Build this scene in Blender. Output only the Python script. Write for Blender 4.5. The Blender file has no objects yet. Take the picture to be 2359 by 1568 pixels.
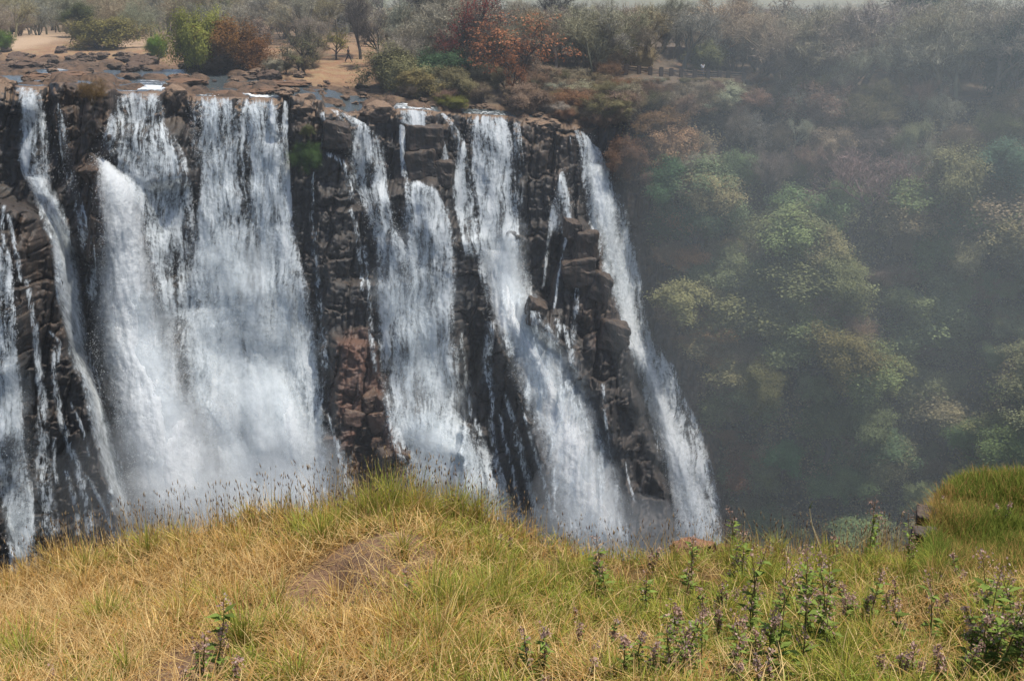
import bpy, bmesh, math, random
import numpy as np
from mathutils import Vector, noise as mnoise

random.seed(7)
RNG = np.random.default_rng(11)
SC = bpy.context.scene
COL = SC.collection
rad = math.radians

# ------------------------------------------------------------------ camera model (layout units: a 2358 x 1568 frame)
FW, FH, FL = 2358.0, 1568.0, 2620.0
PITCH = math.atan(744.0 / FL)
SP, CP = math.sin(PITCH), math.cos(PITCH)


def slope(py):
    """z per metre of Y for the sight line through row py"""
    b = (FH / 2 - np.asarray(py, float)) / FL
    return (-SP + CP * b) / (CP + SP * b)


def at(px, py, Y):
    b = (FH / 2 - np.asarray(py, float)) / FL
    k = Y / (CP + SP * b)
    return np.stack([(np.asarray(px, float) - FW / 2) / FL * k, Y + 0 * k, (-SP + CP * b) * k], -1)


# ------------------------------------------------------------------ numpy noise
_T = np.random.default_rng(3).random((8, 256, 256))


def vnoise(x, y, s=0):
    xi, yi = np.floor(x).astype(int), np.floor(y).astype(int)
    fx, fy = x - xi, y - yi
    fx, fy = fx * fx * (3 - 2 * fx), fy * fy * (3 - 2 * fy)
    T = _T[s % 8]
    ox, oy = (s * 37) % 256, (s * 91) % 256
    g = lambda a, b: T[(a + ox) % 256, (b + oy) % 256]
    return (g(xi, yi) * (1 - fx) + g(xi + 1, yi) * fx) * (1 - fy) + (g(xi, yi + 1) * (1 - fx) + g(xi + 1, yi + 1) * fx) * fy


def fbm(x, y, s=0, o=4):
    r, a, t = 0, 0.5, 0
    for i in range(o):
        r = r + a * vnoise(x * 2 ** i, y * 2 ** i, s + i)
        t += a
        a *= 0.5
    return r / t - 0.5


def voronoi(x, y, s=0):
    xi, yi = np.floor(x).astype(int), np.floor(y).astype(int)
    f1 = np.full(x.shape, 9.0)
    f2 = np.full(x.shape, 9.0)
    h = [np.zeros(x.shape) for _ in range(3)]
    dx, dy = np.zeros(x.shape), np.zeros(x.shape)
    for a in (-1, 0, 1):
        for b in (-1, 0, 1):
            cx, cy = xi + a, yi + b
            i, j = (cx + 17 * s) % 256, (cy + 31 * s) % 256
            px = cx + 0.1 + 0.8 * _T[0][i, j]
            py = cy + 0.1 + 0.8 * _T[1][i, j]
            ex, ey = x - px, y - py
            d = np.maximum(abs(ex), abs(ey)) * 0.7 + np.sqrt(ex * ex + ey * ey) * 0.3
            n = d < f1
            f2 = np.where(n, f1, np.minimum(f2, d))
            f1 = np.where(n, d, f1)
            dx, dy = np.where(n, ex, dx), np.where(n, ey, dy)
            for k in range(3):
                h[k] = np.where(n, _T[2 + k][i, j], h[k])
    return f1, f2, h, dx, dy


def blur(A, sx, sy):
    for ax, s in ((1, sx), (0, sy)):
        if s < 0.3:
            continue
        r = int(3 * s) + 1
        k = np.exp(-0.5 * (np.arange(-r, r + 1) / s) ** 2)
        k /= k.sum()
        P = np.pad(A, [(r, r) if a == ax else (0, 0) for a in (0, 1)], mode='edge')
        out = 0
        for i, w in enumerate(k):
            out = out + w * (P[:, i:i + A.shape[1]] if ax == 1 else P[i:i + A.shape[0], :])
        A = out
    return A


def inpoly(X, Y, poly):
    r = np.zeros(X.shape, bool)
    n = len(poly)
    for i in range(n):
        (x0, y0), (x1, y1) = poly[i], poly[(i + 1) % n]
        if y0 == y1:
            continue
        c = (y0 > Y) != (y1 > Y)
        r ^= c & (X < (x1 - x0) * (Y - y0) / (y1 - y0) + x0)
    return r


def sst(a, b, x):
    t = np.clip((x - a) / (b - a), 0, 1)
    return t * t * (3 - 2 * t)


# ------------------------------------------------------------------ mesh + object helpers
def make_mesh(name, V, F, mats, smooth=False, attrs=None):
    V = np.asarray(V, np.float32).reshape(-1, 3)
    me = bpy.data.meshes.new(name)
    if isinstance(F, np.ndarray):
        F = [F]
    F = [np.asarray(f, np.int32) for f in F if len(f)]
    nl = sum(f.size for f in F)
    nf = sum(len(f) for f in F)
    me.vertices.add(len(V))
    me.vertices.foreach_set('co', V.ravel())
    me.loops.add(nl)
    me.loops.foreach_set('vertex_index', np.concatenate([f.ravel() for f in F]))
    me.polygons.add(nf)
    tot = np.concatenate([np.full(len(f), f.shape[1], np.int32) for f in F])
    st = np.concatenate([[0], np.cumsum(tot)[:-1]]).astype(np.int32)
    me.polygons.foreach_set('loop_start', st)
    me.polygons.foreach_set('loop_total', tot)
    me.update(calc_edges=True)
    me.validate()
    if smooth:
        me.polygons.foreach_set('use_smooth', np.ones(nf, bool))
    for k, (ty, arr) in (attrs or {}).items():
        a = me.attributes.new(k, ty, 'POINT')
        arr = np.asarray(arr, np.float32)
        if ty == 'FLOAT_COLOR':
            if arr.shape[1] == 3:
                arr = np.concatenate([arr, np.ones((len(arr), 1), np.float32)], 1)
            a.data.foreach_set('color', arr.ravel())
        elif ty == 'FLOAT_VECTOR':
            a.data.foreach_set('vector', arr.ravel())
        else:
            a.data.foreach_set('value', arr.ravel())
    for m in (mats if isinstance(mats, (list, tuple)) else [mats]):
        me.materials.append(m)
    return me


def obj(name, me, parent=None, loc=None, label=None, cat=None, group=None, kind=None):
    o = bpy.data.objects.new(name, me)
    COL.objects.link(o)
    if parent is not None:
        o.parent = parent
    if loc is not None:
        o.location = [float(c) for c in loc]
    return tag(o, label, cat, group, kind)


def tag(o, label=None, cat=None, group=None, kind=None):
    if label:
        o['label'] = label
    if cat:
        o['category'] = cat
    if group:
        o['group'] = group
    if kind:
        o['kind'] = kind
    return o


def gridfaces(ny, nx, base=0):
    i = np.arange(ny * nx).reshape(ny, nx) + base
    return np.stack([i[:-1, :-1], i[:-1, 1:], i[1:, 1:], i[1:, :-1]], -1).reshape(-1, 4)


# ------------------------------------------------------------------ node helpers
class NT:
    def __init__(s, name):
        s.m = bpy.data.materials.new(name)
        s.m.use_nodes = True
        s.t = s.m.node_tree
        s.t.nodes.clear()
        s.out = s.n('ShaderNodeOutputMaterial')

    def n(s, ty, **kw):
        nd = s.t.nodes.new(ty)
        for k, v in kw.items():
            setattr(nd, k, v)
        return nd

    def lk(s, a, b):
        s.t.links.new(a, b)

    def val(s, sock, v):
        if hasattr(v, 'is_linked'):
            s.lk(v, sock)
        else:
            sock.default_value = v

    def math(s, op, a, b=0.0, c=0.0, clamp=False):
        nd = s.n('ShaderNodeMath', operation=op, use_clamp=clamp)
        s.val(nd.inputs[0], a)
        s.val(nd.inputs[1], b)
        if len(nd.inputs) > 2:
            s.val(nd.inputs[2], c)
        return nd.outputs[0]

    def mapr(s, v, a, b, c=0.0, d=1.0, smooth=True):
        nd = s.n('ShaderNodeMapRange', interpolation_type='SMOOTHSTEP' if smooth else 'LINEAR')
        s.val(nd.inputs[0], v)
        for i, q in enumerate((a, b, c, d)):
            s.val(nd.inputs[i + 1], q)
        return nd.outputs[0]

    def noise(s, vec, scale=1.0, detail=4.0, rough=0.55, dist=0.0):
        nd = s.n('ShaderNodeTexNoise')
        if vec is not None:
            s.lk(vec, nd.inputs['Vector'])
        nd.inputs['Scale'].default_value = scale
        nd.inputs['Detail'].default_value = detail
        nd.inputs['Roughness'].default_value = rough
        nd.inputs['Distortion'].default_value = dist
        return nd.outputs['Fac']

    def scl(s, vec, sc):
        nd = s.n('ShaderNodeVectorMath', operation='MULTIPLY')
        s.lk(vec, nd.inputs[0])
        nd.inputs[1].default_value = sc
        return nd.outputs[0]

    def mix(s, f, a, b, mode='MIX'):
        nd = s.n('ShaderNodeMix', data_type='RGBA', blend_type=mode)
        s.val(nd.inputs[0], f)
        for i, q in ((6, a), (7, b)):
            if isinstance(q, (tuple, list)):
                q = tuple(q) + ((1.0,) if len(q) == 3 else ())
            s.val(nd.inputs[i], q)
        return nd.outputs[2]

    def attr(s, name, out='Fac'):
        nd = s.n('ShaderNodeAttribute', attribute_name=name)
        return nd.outputs[out]

    def pos(s):
        return s.n('ShaderNodeNewGeometry').outputs['Position']

    def surf(s, sh):
        s.lk(sh, s.out.inputs['Surface'])
        return s.m


def principled(t, col, rough=0.8, spec=0.3, bump=None, bstr=0.4, bdist=0.1):
    p = t.n('ShaderNodeBsdfPrincipled')
    t.val(p.inputs['Base Color'], col if hasattr(col, 'is_linked') else tuple(col) + (1.0,))
    t.val(p.inputs['Roughness'], rough)
    t.val(p.inputs['Specular IOR Level'], spec)
    if bump is not None:
        b = t.n('ShaderNodeBump')
        b.inputs['Strength'].default_value = bstr
        b.inputs['Distance'].default_value = bdist
        t.lk(bump, b.inputs['Height'])
        t.lk(b.outputs[0], p.inputs['Normal'])
    return p.outputs[0]


def simple_mat(name, col, rough=0.8, var=0.3, scale=3.0, spec=0.3):
    t = NT(name)
    n = t.noise(t.pos(), scale, 5)
    c = t.mix(n, tuple(q * (1 - var) for q in col), tuple(min(1, q * (1 + var)) for q in col))
    return t.surf(principled(t, c, rough, spec, n, 0.3, 0.05))


def rock_material():
    t = NT('basalt')
    P = t.pos()
    nz = t.n('ShaderNodeSeparateXYZ')
    g = t.n('ShaderNodeNewGeometry')
    t.lk(g.outputs['Normal'], nz.inputs[0])
    big = t.noise(P, 0.22, 5, 0.6)
    mid = t.noise(P, 1.3, 6, 0.65)
    streak = t.noise(t.scl(P, (2.2, 2.2, 0.18)), 1.0, 5, 0.6)
    fine = t.noise(P, 6.0, 5, 0.7)
    dark = t.mix(t.mapr(mid, 0.3, 0.7), (0.014, 0.015, 0.016), (0.043, 0.038, 0.034))
    dark = t.mix(t.mapr(streak, 0.48, 0.78), dark, (0.062, 0.043, 0.031))
    red = t.mix(fine, (0.075, 0.038, 0.026), (0.19, 0.095, 0.062))
    ra = t.math('ADD', t.attr('red'), t.math('MULTIPLY', t.math('SUBTRACT', big, 0.5), 1.2))
    c = t.mix(t.mapr(ra, 0.35, 0.8), dark, red)
    # sunlit tops painted in: dry brown on surfaces that face up
    up = t.math('ADD', nz.outputs['Z'], t.math('MULTIPLY', t.math('SUBTRACT', mid, 0.5), 0.7))
    brown = t.mix(fine, (0.085, 0.052, 0.032), (0.25, 0.165, 0.10))
    c = t.mix(t.math('MULTIPLY', t.mapr(up, 0.42, 0.75), t.attr('dry')), c, brown)
    tan = t.mix(t.mapr(streak, 0.35, 0.65), (0.032, 0.023, 0.017), (0.12, 0.077, 0.05))
    c = t.mix(t.math('MULTIPLY', t.attr('tan'), t.mapr(big, 0.2, 0.5)), c, tan)
    veg = t.mix(fine, (0.030, 0.030, 0.018), (0.13, 0.085, 0.05))
    c = t.mix(t.math('MULTIPLY', t.attr('veg'), t.mapr(mid, 0.35, 0.6)), c, veg)
    h = t.math('ADD', t.math('MULTIPLY', mid, 0.6), t.math('MULTIPLY', fine, 0.35))
    return t.surf(principled(t, c, t.mapr(mid, 0.3, 0.7, 0.42, 0.8), 0.4, h, 0.55, 0.25))


def boulder_material():
    t = NT('river_boulder_rock')
    P = t.pos()
    g = t.n('ShaderNodeNewGeometry')
    nz = t.n('ShaderNodeSeparateXYZ')
    t.lk(g.outputs['Normal'], nz.inputs[0])
    mid = t.noise(P, 1.1, 6, 0.65)
    fine = t.noise(P, 5.0, 6, 0.7)
    inf = t.n('ShaderNodeObjectInfo')
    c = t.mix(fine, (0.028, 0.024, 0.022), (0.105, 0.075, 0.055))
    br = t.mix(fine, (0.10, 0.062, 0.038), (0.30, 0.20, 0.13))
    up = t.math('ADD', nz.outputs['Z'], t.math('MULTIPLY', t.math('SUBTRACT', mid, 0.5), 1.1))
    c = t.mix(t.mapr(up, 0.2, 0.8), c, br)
    c = t.mix(1.0, c, inf.outputs['Color'], 'MULTIPLY')
    h = t.math('ADD', mid, t.math('MULTIPLY', fine, 0.4))
    return t.surf(principled(t, c, 0.75, 0.3, h, 0.6, 0.25))


def plateau_material():
    t = NT('plateau_soil')
    P = t.pos()
    big = t.noise(P, 0.12, 5, 0.6)
    mid = t.noise(P, 0.7, 6, 0.65)
    fine = t.noise(P, 4.0, 6, 0.7)
    soil = t.mix(fine, (0.17, 0.085, 0.045), (0.36, 0.215, 0.125))
    straw = t.mix(fine, (0.22, 0.15, 0.08), (0.38, 0.27, 0.15))
    c = t.mix(t.mapr(mid, 0.4, 0.65), soil, straw)
    leaf = t.mix(fine, (0.05, 0.04, 0.025), (0.16, 0.11, 0.065))
    c = t.mix(t.mapr(big, 0.5, 0.65), c, leaf)
    rock = t.mix(t.mapr(mid, 0.35, 0.65), (0.026, 0.021, 0.018), (0.16, 0.10, 0.065))
    rock = t.mix(t.mapr(fine, 0.4, 0.75), rock, (0.15, 0.10, 0.065))
    c = t.mix(t.attr('bed'), c, rock)
    litter = t.mix(fine, (0.055, 0.045, 0.035), (0.17, 0.13, 0.09))
    c = t.mix(t.math('MULTIPLY', t.attr('wood'), t.mapr(mid, 0.25, 0.5)), c, litter)
    sand = t.mix(fine, (0.36, 0.25, 0.16), (0.50, 0.36, 0.24))
    c = t.mix(t.attr('sand'), c, sand)
    h = t.math('ADD', mid, t.math('MULTIPLY', fine, 0.5))
    return t.surf(principled(t, c, 0.9, 0.2, h, 0.7, 0.4))


def water_material(name, s1, s2, lo, hi, namp=1.5, famp=0.8, tint=(0.86, 0.88, 0.89), soft=0.35, fres=0.0, s3=(3.0, 2.2)):
    """falling white water: strands and beads cut out of a sheet along its flow coordinates"""
    t = NT(name)
    fl = t.attr('flow', 'Vector')
    wob = t.n('ShaderNodeTexNoise')
    t.lk(t.scl(fl, (0.35, 0.22, 1)), wob.inputs['Vector'])
    wob.inputs['Scale'].default_value = 1.0
    wob.inputs['Detail'].default_value = 3
    wv = t.n('ShaderNodeVectorMath', operation='MULTIPLY_ADD')
    t.lk(wob.outputs['Color'], wv.inputs[0])
    wv.inputs[1].default_value = (1.6, 1.6, 0)
    t.lk(fl, wv.inputs[2])
    f2 = wv.outputs[0]
    n1 = t.noise(t.scl(f2, (s1[0], s1[1], 1)), 1.0, 5, 0.62, 0.15)
    n2 = t.noise(t.scl(f2, (s2[0], s2[1], 1)), 1.0, 3, 0.7)
    n3 = t.noise(t.scl(f2, (s3[0], s3[1], 1)), 1.0, 4, 0.75)
    d = t.attr('dens')
    a = t.math('ADD', d, t.math('MULTIPLY', t.math('SUBTRACT', n1, 0.5), namp))
    a = t.math('ADD', a, t.math('MULTIPLY', t.math('SUBTRACT', n2, 0.5), famp))
    a = t.math('ADD', a, t.math('MULTIPLY', t.math('SUBTRACT', n3, 0.5), famp))
    al = t.mapr(a, lo, hi)
    e = t.math('ADD', t.attr('edge'), t.math('MULTIPLY', t.math('SUBTRACT', n1, 0.5), 0.9))
    e = t.math('ADD', e, t.math('MULTIPLY', t.math('SUBTRACT', n3, 0.5), 0.7))
    al = t.math('MULTIPLY', al, t.mapr(e, 0.02, soft), clamp=True)
    c = t.mix(t.mapr(a, lo, hi + 0.5), (tint[0] * 0.72, tint[1] * 0.78, tint[2] * 0.82), tint)
    b = t.n('ShaderNodeBump')
    b.inputs['Strength'].default_value = 0.55
    b.inputs['Distance'].default_value = 0.5
    t.lk(t.math('ADD', n1, t.math('MULTIPLY', n3, 0.5)), b.inputs['Height'])
    df = t.n('ShaderNodeBsdfDiffuse')
    tl = t.n('ShaderNodeBsdfTranslucent')
    for q in (df, tl):
        t.lk(c, q.inputs['Color'])
        t.lk(b.outputs[0], q.inputs['Normal'])
    m1 = t.n('ShaderNodeMixShader')
    m1.inputs[0].default_value = 0.35
    t.lk(df.outputs[0], m1.inputs[1])
    t.lk(tl.outputs[0], m1.inputs[2])
    tr = t.n('ShaderNodeBsdfTransparent')
    m2 = t.n('ShaderNodeMixShader')
    t.lk(al, m2.inputs[0])
    t.lk(tr.outputs[0], m2.inputs[1])
    t.lk(m1.outputs[0], m2.inputs[2])
    return t.surf(m2.outputs[0])


def leaf_material(name, transl=0.3, dark=0.45, light=1.5, use_attr=None):
    t = NT(name)
    if use_attr:
        c = t.attr(use_attr, 'Color')
    else:
        inf = t.n('ShaderNodeObjectInfo')
        lv = t.attr('lv')
        k = t.mapr(lv, 0.0, 1.0, dark, light, False)
        v = t.n('ShaderNodeVectorMath', operation='SCALE')
        t.lk(inf.outputs['Color'], v.inputs[0])
        t.lk(k, v.inputs['Scale'])
        c = v.outputs[0]
    df = t.n('ShaderNodeBsdfDiffuse')
    tl = t.n('ShaderNodeBsdfTranslucent')
    t.lk(c, df.inputs[0])
    t.lk(c, tl.inputs[0])
    m = t.n('ShaderNodeMixShader')
    m.inputs[0].default_value = transl
    t.lk(df.outputs[0], m.inputs[1])
    t.lk(tl.outputs[0], m.inputs[2])
    return t.surf(m.outputs[0])


M_ROCK = rock_material()
M_BOULDER = boulder_material()
M_PLATEAU = plateau_material()
M_FALL = water_material('falling_water', (1.1, 0.16), (3.6, 0.5), 0.36, 0.86)
M_PLUME = water_material('plume_water', (0.6, 0.13), (2.4, 0.5), 0.10, 0.95, 1.0, 0.7, soft=0.8)
M_TRICKLE = water_material('trickle_water', (2.8, 0.7), (7.0, 1.6), 0.30, 0.85, 1.6, 1.0, soft=0.95)
M_VEIL = water_material('spray_veil', (0.3, 0.14), (0.8, 0.4), 0.05, 1.25, 0.9, 0.4, soft=0.9, s3=(1.2, 0.9))
M_LEAF = leaf_material('leaf')
M_BARK = simple_mat('bark', (0.075, 0.062, 0.052), 0.9, 0.4, 2.5)
M_TWIG = leaf_material('twig', 0.05, 0.5, 1.35)
M_GRASS = leaf_material('grass_blade', 0.35, use_attr='col')

# ------------------------------------------------------------------ THE CLIFF: a relief laid out along its lip
LIPX = [-400, 0, 30, 60, 112, 118, 190, 262, 268, 372, 378, 433, 437, 640, 650, 664, 668, 742, 748, 765, 800, 885, 915, 990, 1008, 1030, 1075, 1170, 1185, 1250, 1316, 1332, 1352, 1400, 1450, 1560, 1700, 1900, 2100, 2358, 2760]
LIPY = [192, 192, 197, 199, 199, 190, 192, 203, 211, 211, 208, 214, 222, 226, 219, 230, 220, 232, 248, 248, 260, 268, 250, 254, 258, 258, 262, 267, 270, 272, 286, 288, 300, 235, 200, 192, 196, 208, 222, 235, 250]


def lip_y(x):
    return np.interp(x, LIPX, LIPY)


def lip_Y(x):
    return np.interp(x, [-400, 0, 300, 650, 1000, 1330, 1500, 1700, 2358, 2760], [92, 98, 103, 108, 112, 116, 124, 130, 122, 116])


PYB = 1440.0
NX, NY = 1120, 500
CX = np.linspace(-160, 2520, NX)
gx, gr = np.meshgrid(CX, np.linspace(0, 1, NY))
lipg = lip_y(gx)
gy = lipg + gr * (PYB - lipg)
k = np.interp(gx, [-200, 0, 700, 1300, 1500, 1800, 2520], [0.22, 0.22, 0.24, 0.26, 0.36, 0.5, 0.52])
Yl = lip_Y(gx)
zl = slope(lipg) * Yl
CY = (Yl - k * zl) / (1 - k * slope(gy))

# big masses: polygon, metres towards the camera (+), edge softness in grid cells
FEAT = [
    ([(-200, 440), (0, 460), (60, 480), (110, 520), (140, 600), (150, 650), (142, 720), (152, 800), (190, 870), (215, 930), (225, 1000), (240, 1060), (260, 1130), (278, 1250), (290, 1460), (-200, 1460)], 8.0, 2.0),
    ([(-200, 430), (0, 440), (60, 480), (90, 520), (60, 700), (40, 900), (20, 1100), (-200, 1200)], 2.0, 6.0),
    ([(-200, 1150), (0, 1170), (25, 1230), (40, 1310), (45, 1460), (-200, 1460)], 6.0, 1.5),
    ([(118, 120), (265, 120), (265, 250), (240, 350), (215, 412), (170, 400), (122, 300)], 2.2, 2.5),
    ([(190, 120), (265, 120), (262, 250), (240, 350), (215, 408), (185, 380)], 1.2, 2.0),
    ([(168, 385), (235, 390), (252, 430), (242, 560), (205, 612), (150, 560), (110, 470)], 3.2, 2.0),
    ([(370, 150), (435, 150), (440, 405), (420, 360), (385, 280)], -0.8, 2.5),
    ([(238, 290), (440, 300), (445, 420), (330, 430), (240, 360)], 1.6, 4.0),
    ([(220, 360), (330, 440), (400, 700), (520, 1160), (560, 1300), (290, 1300), (210, 700)], 3.2, 8.0),
    ([(618, 150), (652, 150), (652, 300), (630, 315), (620, 280)], 0.8, 1.5),
    ([(668, 150), (745, 150), (745, 330), (690, 345), (668, 300)], 1.6, 2.0),
    ([(755, 250), (800, 280), (800, 345), (750, 340), (745, 280)], 1.8, 1.5),
    ([(725, 350), (790, 360), (812, 400), (812, 460), (730, 470), (722, 400)], 1.5, 2.0),
    ([(735, 470), (835, 480), (850, 560), (850, 640), (740, 640), (725, 560)], 1.6, 2.5),
    ([(750, 640), (860, 650), (870, 780), (870, 900), (905, 930), (912, 1010), (950, 1075), (980, 1300), (780, 1300), (760, 1100), (745, 900), (735, 740)], 2.2, 3.0),
    ([(770, 780), (865, 790), (905, 930), (912, 1010), (950, 1080), (970, 1300), (800, 1300), (765, 1000)], 1.8, 2.0),
    ([(450, 840), (500, 830), (530, 920), (540, 1000), (520, 1020), (470, 930)], 1.6, 5.0),
    ([(560, 820), (612, 850), (640, 1000), (600, 1090), (560, 980)], 1.8, 6.0),
    ([(555, 640), (625, 650), (640, 800), (600, 830), (565, 760)], 1.2, 6.0),
    ([(735, 940), (760, 960), (772, 1080), (765, 1200), (735, 1150)], 1.6, 2.0),
    ([(925, 410), (1030, 415), (1060, 560), (1065, 950), (1100, 1150), (880, 1150), (870, 600), (830, 480)], 2.6, 5.0),
    ([(890, 925), (1060, 955), (1110, 1100), (1130, 1300), (980, 1300), (910, 1010)], 2.6, 11.0),
    ([(1060, 550), (1112, 545), (1120, 700), (1100, 780), (1060, 700)], 1.5, 3.0),
    ([(1130, 725), (1160, 780), (1190, 860), (1230, 980), (1270, 1110), (1310, 1250), (1320, 1460), (1050, 1460), (1060, 1000), (1090, 900), (1105, 800)], 5.0, 2.2),
    ([(1310, 520), (1330, 505), (1375, 540), (1392, 600), (1405, 640), (1440, 750), (1452, 800), (1462, 900), (1500, 1000), (1530, 1100), (1555, 1250), (1560, 1460), (1490, 1460), (1432, 1100), (1398, 990), (1346, 893), (1290, 800), (1210, 735), (1212, 700), (1240, 680), (1270, 690), (1290, 600)], 5.5, 1.8),
    ([(1340, 600), (1400, 640), (1440, 750), (1460, 900), (1500, 1000), (1540, 1240), (1470, 1240), (1380, 900), (1330, 720)], 1.5, 3.0),
    ([(1120, 700), (1225, 700), (1290, 800), (1380, 980), (1470, 1300), (1300, 1300), (1180, 860)], 4.6, 12.0),
    ([(1160, 790), (1280, 800), (1375, 980), (1470, 1300), (1310, 1300), (1220, 960)], 1.4, 14.0),
    ([(1240, 1000), (1385, 990), (1470, 1300), (1310, 1300)], 2.0, 14.0),
    ([(1450, 800), (1550, 830), (1630, 1020), (1700, 1300), (1560, 1300), (1500, 1000)], 1.8, 8.0),
    ([(1520, 1040), (1640, 1040), (1700, 1300), (1560, 1300)], 2.2, 14.0),
    ([(230, 900), (560, 900), (760, 1000), (770, 1320), (270, 1320)], 2.2, 22.0),
    ([(1290, 395), (1325, 480), (1320, 560), (1245, 560), (1262, 480)], 1.4, 3.0),
    ([(1550, 560), (1640, 580), (1660, 900), (1720, 1250), (1690, 1460), (1640, 1200), (1560, 850), (1500, 740)], 1.5, 8.0),
    ([(2080, 820), (2230, 700), (2300, 900), (2260, 1100), (2100, 1250), (2000, 1000)], -6.0, 25.0),
    ([(2250, 850), (2600, 700), (2600, 1460), (2100, 1460), (2180, 1050)], 9.0, 20.0),
    ([(1700, 650), (1950, 640), (2050, 850), (2000, 1100), (1750, 1050), (1680, 800)], 4.0, 25.0),
    ([(1500, 380), (1720, 350), (1740, 480), (1600, 560), (1510, 500)], 3.0, 18.0),
]
gxw = gx + 26 * fbm(gx / 40, gy / 40, 2, 3) + 12 * fbm(gx / 9, gy / 9, 5, 2)
gyw = gy + 22 * fbm(gx / 36, gy / 36, 6, 3)
for poly, d, s in FEAT:
    CY -= d * blur(inpoly(gxw, gyw, poly).astype(float), s, s)
CY_B = CY.copy()
SM = sst(1430, 1560, gx)                                   # forested slope on the right
Wx = (gx - FW / 2) / FL * CY
Wz = slope(gy) * CY
wz2 = Wz + 1.2 * fbm(Wx * 0.25, Wz * 0.1, 1)
wx2 = Wx + 0.35 * (Wz + 10) * -0.22 + 0.8 * fbm(Wx * 0.3, Wz * 0.3, 2)


def bricks(x, z, w, hh, sd):
    """tall jointed blocks: cell randoms, offsets from the cell centre (m) and distance to the joint (m)"""
    u = x / w
    ci = np.floor(u).astype(int)
    fu = u - ci
    hc = hh * (0.55 + 0.9 * _T[4][ci % 256, (sd * 7) % 256])
    v = z / hc + 31 * _T[5][ci % 256, (sd * 13) % 256]
    ri = np.floor(v).astype(int)
    fv = v - ri
    i, j = (ci * 7 + sd * 29) % 256, (ri * 3 + ci * 11 + sd) % 256
    e = np.minimum(np.minimum(fu, 1 - fu) * w, np.minimum(fv, 1 - fv) * hc)
    return _T[0][i, j], _T[1][i, j], _T[2][i, j], (fu - 0.5) * w, (fv - 0.5) * hc, e


# stepped ledges
st = 4.2
ph = wz2 / st + 2.2 * fbm(Wx * 0.16, Wz * 0.02, 5, 3) + 0.4 * vnoise(Wx * 0.5, Wz * 0.05, 6)
fr = ph - np.floor(ph)
CY += (1 - 0.6 * SM) * 0.15 * st * (sst(0.0, 0.3, fr) - fr)
# joint blocks at three sizes
for w_, h_, am, tl, sd in ((2.3, 8.0, 1.6, 0.2, 1), (1.0, 3.2, 0.6, 0.3, 2), (0.5, 0.9, 0.24, 0.35, 3)):
    xw = wx2 + 0.5 * w_ * fbm(Wx * 0.8 / w_, Wz * 0.6 / w_, sd, 3)
    zw = wz2 + 0.4 * h_ * fbm(Wx * 0.9 / w_, Wz * 0.8 / h_, sd + 3, 3) + xw * (0.25 if sd != 2 else -0.2)
    h0, h1, h2, du, dv, e = bricks(xw, zw, w_, h_, sd)
    CY += (1 - 0.5 * SM) * ((h0 - 0.5) * am + (h1 - 0.5) * tl * 2 * du + (h2 - 0.62) * tl * 1.6 * dv + 0.3 * am * (1 - sst(0.0, 0.16 * w_ ** 0.5, e)))
CY += 0.55 * fbm(Wx * 0.9, Wz * 0.4, 3) + 0.40 * fbm(Wx * 2.2, Wz * 1.8, 4) + 0.16 * fbm(Wx * 6, Wz * 5, 1, 2)
CY += SM * 5.0 * fbm(Wx * 0.12, Wz * 0.12, 2, 3)
# rounded brow
drop = np.maximum(0, Wz[0:1, :] - Wz)
R = 1.5
CY += np.where(drop < R, R - np.sqrt(np.maximum(0, R * R - (R - drop) ** 2)), 0) * (1 - SM) * 0.9
CY_S = CY_B + 0.75 * blur(CY - CY_B, 4, 8) - 0.25
CY_S = np.minimum(CY_S, blur(CY, 2, 3) + 0.35)

red = np.zeros(gx.shape)
for poly, v in [
    ([(770, 720), (870, 720), (910, 930), (960, 1080), (960, 1300), (800, 1300), (755, 900)], 0.6),
    ([(60, 520), (140, 560), (152, 800), (215, 930), (280, 1250), (200, 1250), (120, 800), (60, 620)], 0.42),
    ([(1210, 690), (1320, 500), (1390, 560), (1440, 750), (1420, 860), (1300, 800)], 0.36),
    ([(1500, 560), (1600, 560), (1700, 1000), (1760, 1250), (1680, 1250), (1560, 900)], 0.5),
]:
    red += v * blur(inpoly(gx, gy, poly).astype(float), 8, 8)
tan = np.zeros(gx.shape)
for poly, v in [([(140, 150), (265, 150), (265, 260), (240, 350), (214, 412), (180, 400), (130, 300)], 0.95), ([(185, 385), (235, 390), (252, 430), (242, 560), (205, 612), (180, 520)], 0.75),
                ([(668, 200), (745, 200), (745, 330), (690, 330)], 0.6), ([(370, 180), (435, 180), (436, 260), (380, 260)], 0.5), ([(1190, 260), (1340, 270), (1330, 400), (1200, 400)], 0.4),
                ([(1300, 520), (1390, 540), (1440, 740), (1340, 740)], 0.7), ([(20, 480), (130, 540), (150, 800), (60, 800)], 0.5), ([(1540, 560), (1640, 560), (1640, 760), (1560, 760)], 0.3), ([(1440, 420), (1560, 420), (1640, 700), (1780, 1300), (1680, 1300), (1560, 850), (1480, 640)], 1.0)]:
    tan += v * blur(inpoly(gxw, gyw, poly).astype(float), 5, 5)
dry = np.clip(1.0 - 0.92 * sst(lipg + 8, lipg + 90, gy), 0, 1) * (1 - 0.6 * SM)
cliff_me = make_mesh('cliff', at(gx, gy, CY).reshape(-1, 3), gridfaces(NY, NX)[:, ::-1], M_ROCK, False,
                     {'red': ('FLOAT', red.ravel()), 'dry': ('FLOAT', dry.ravel()), 'tan': ('FLOAT', tan.ravel()), 'veg': ('FLOAT', (SM * sst(-60, 60, gx - 1500 - np.maximum(0, gy - 330) * 0.30)).ravel())})
obj('cliff', cliff_me, kind='structure')


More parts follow.
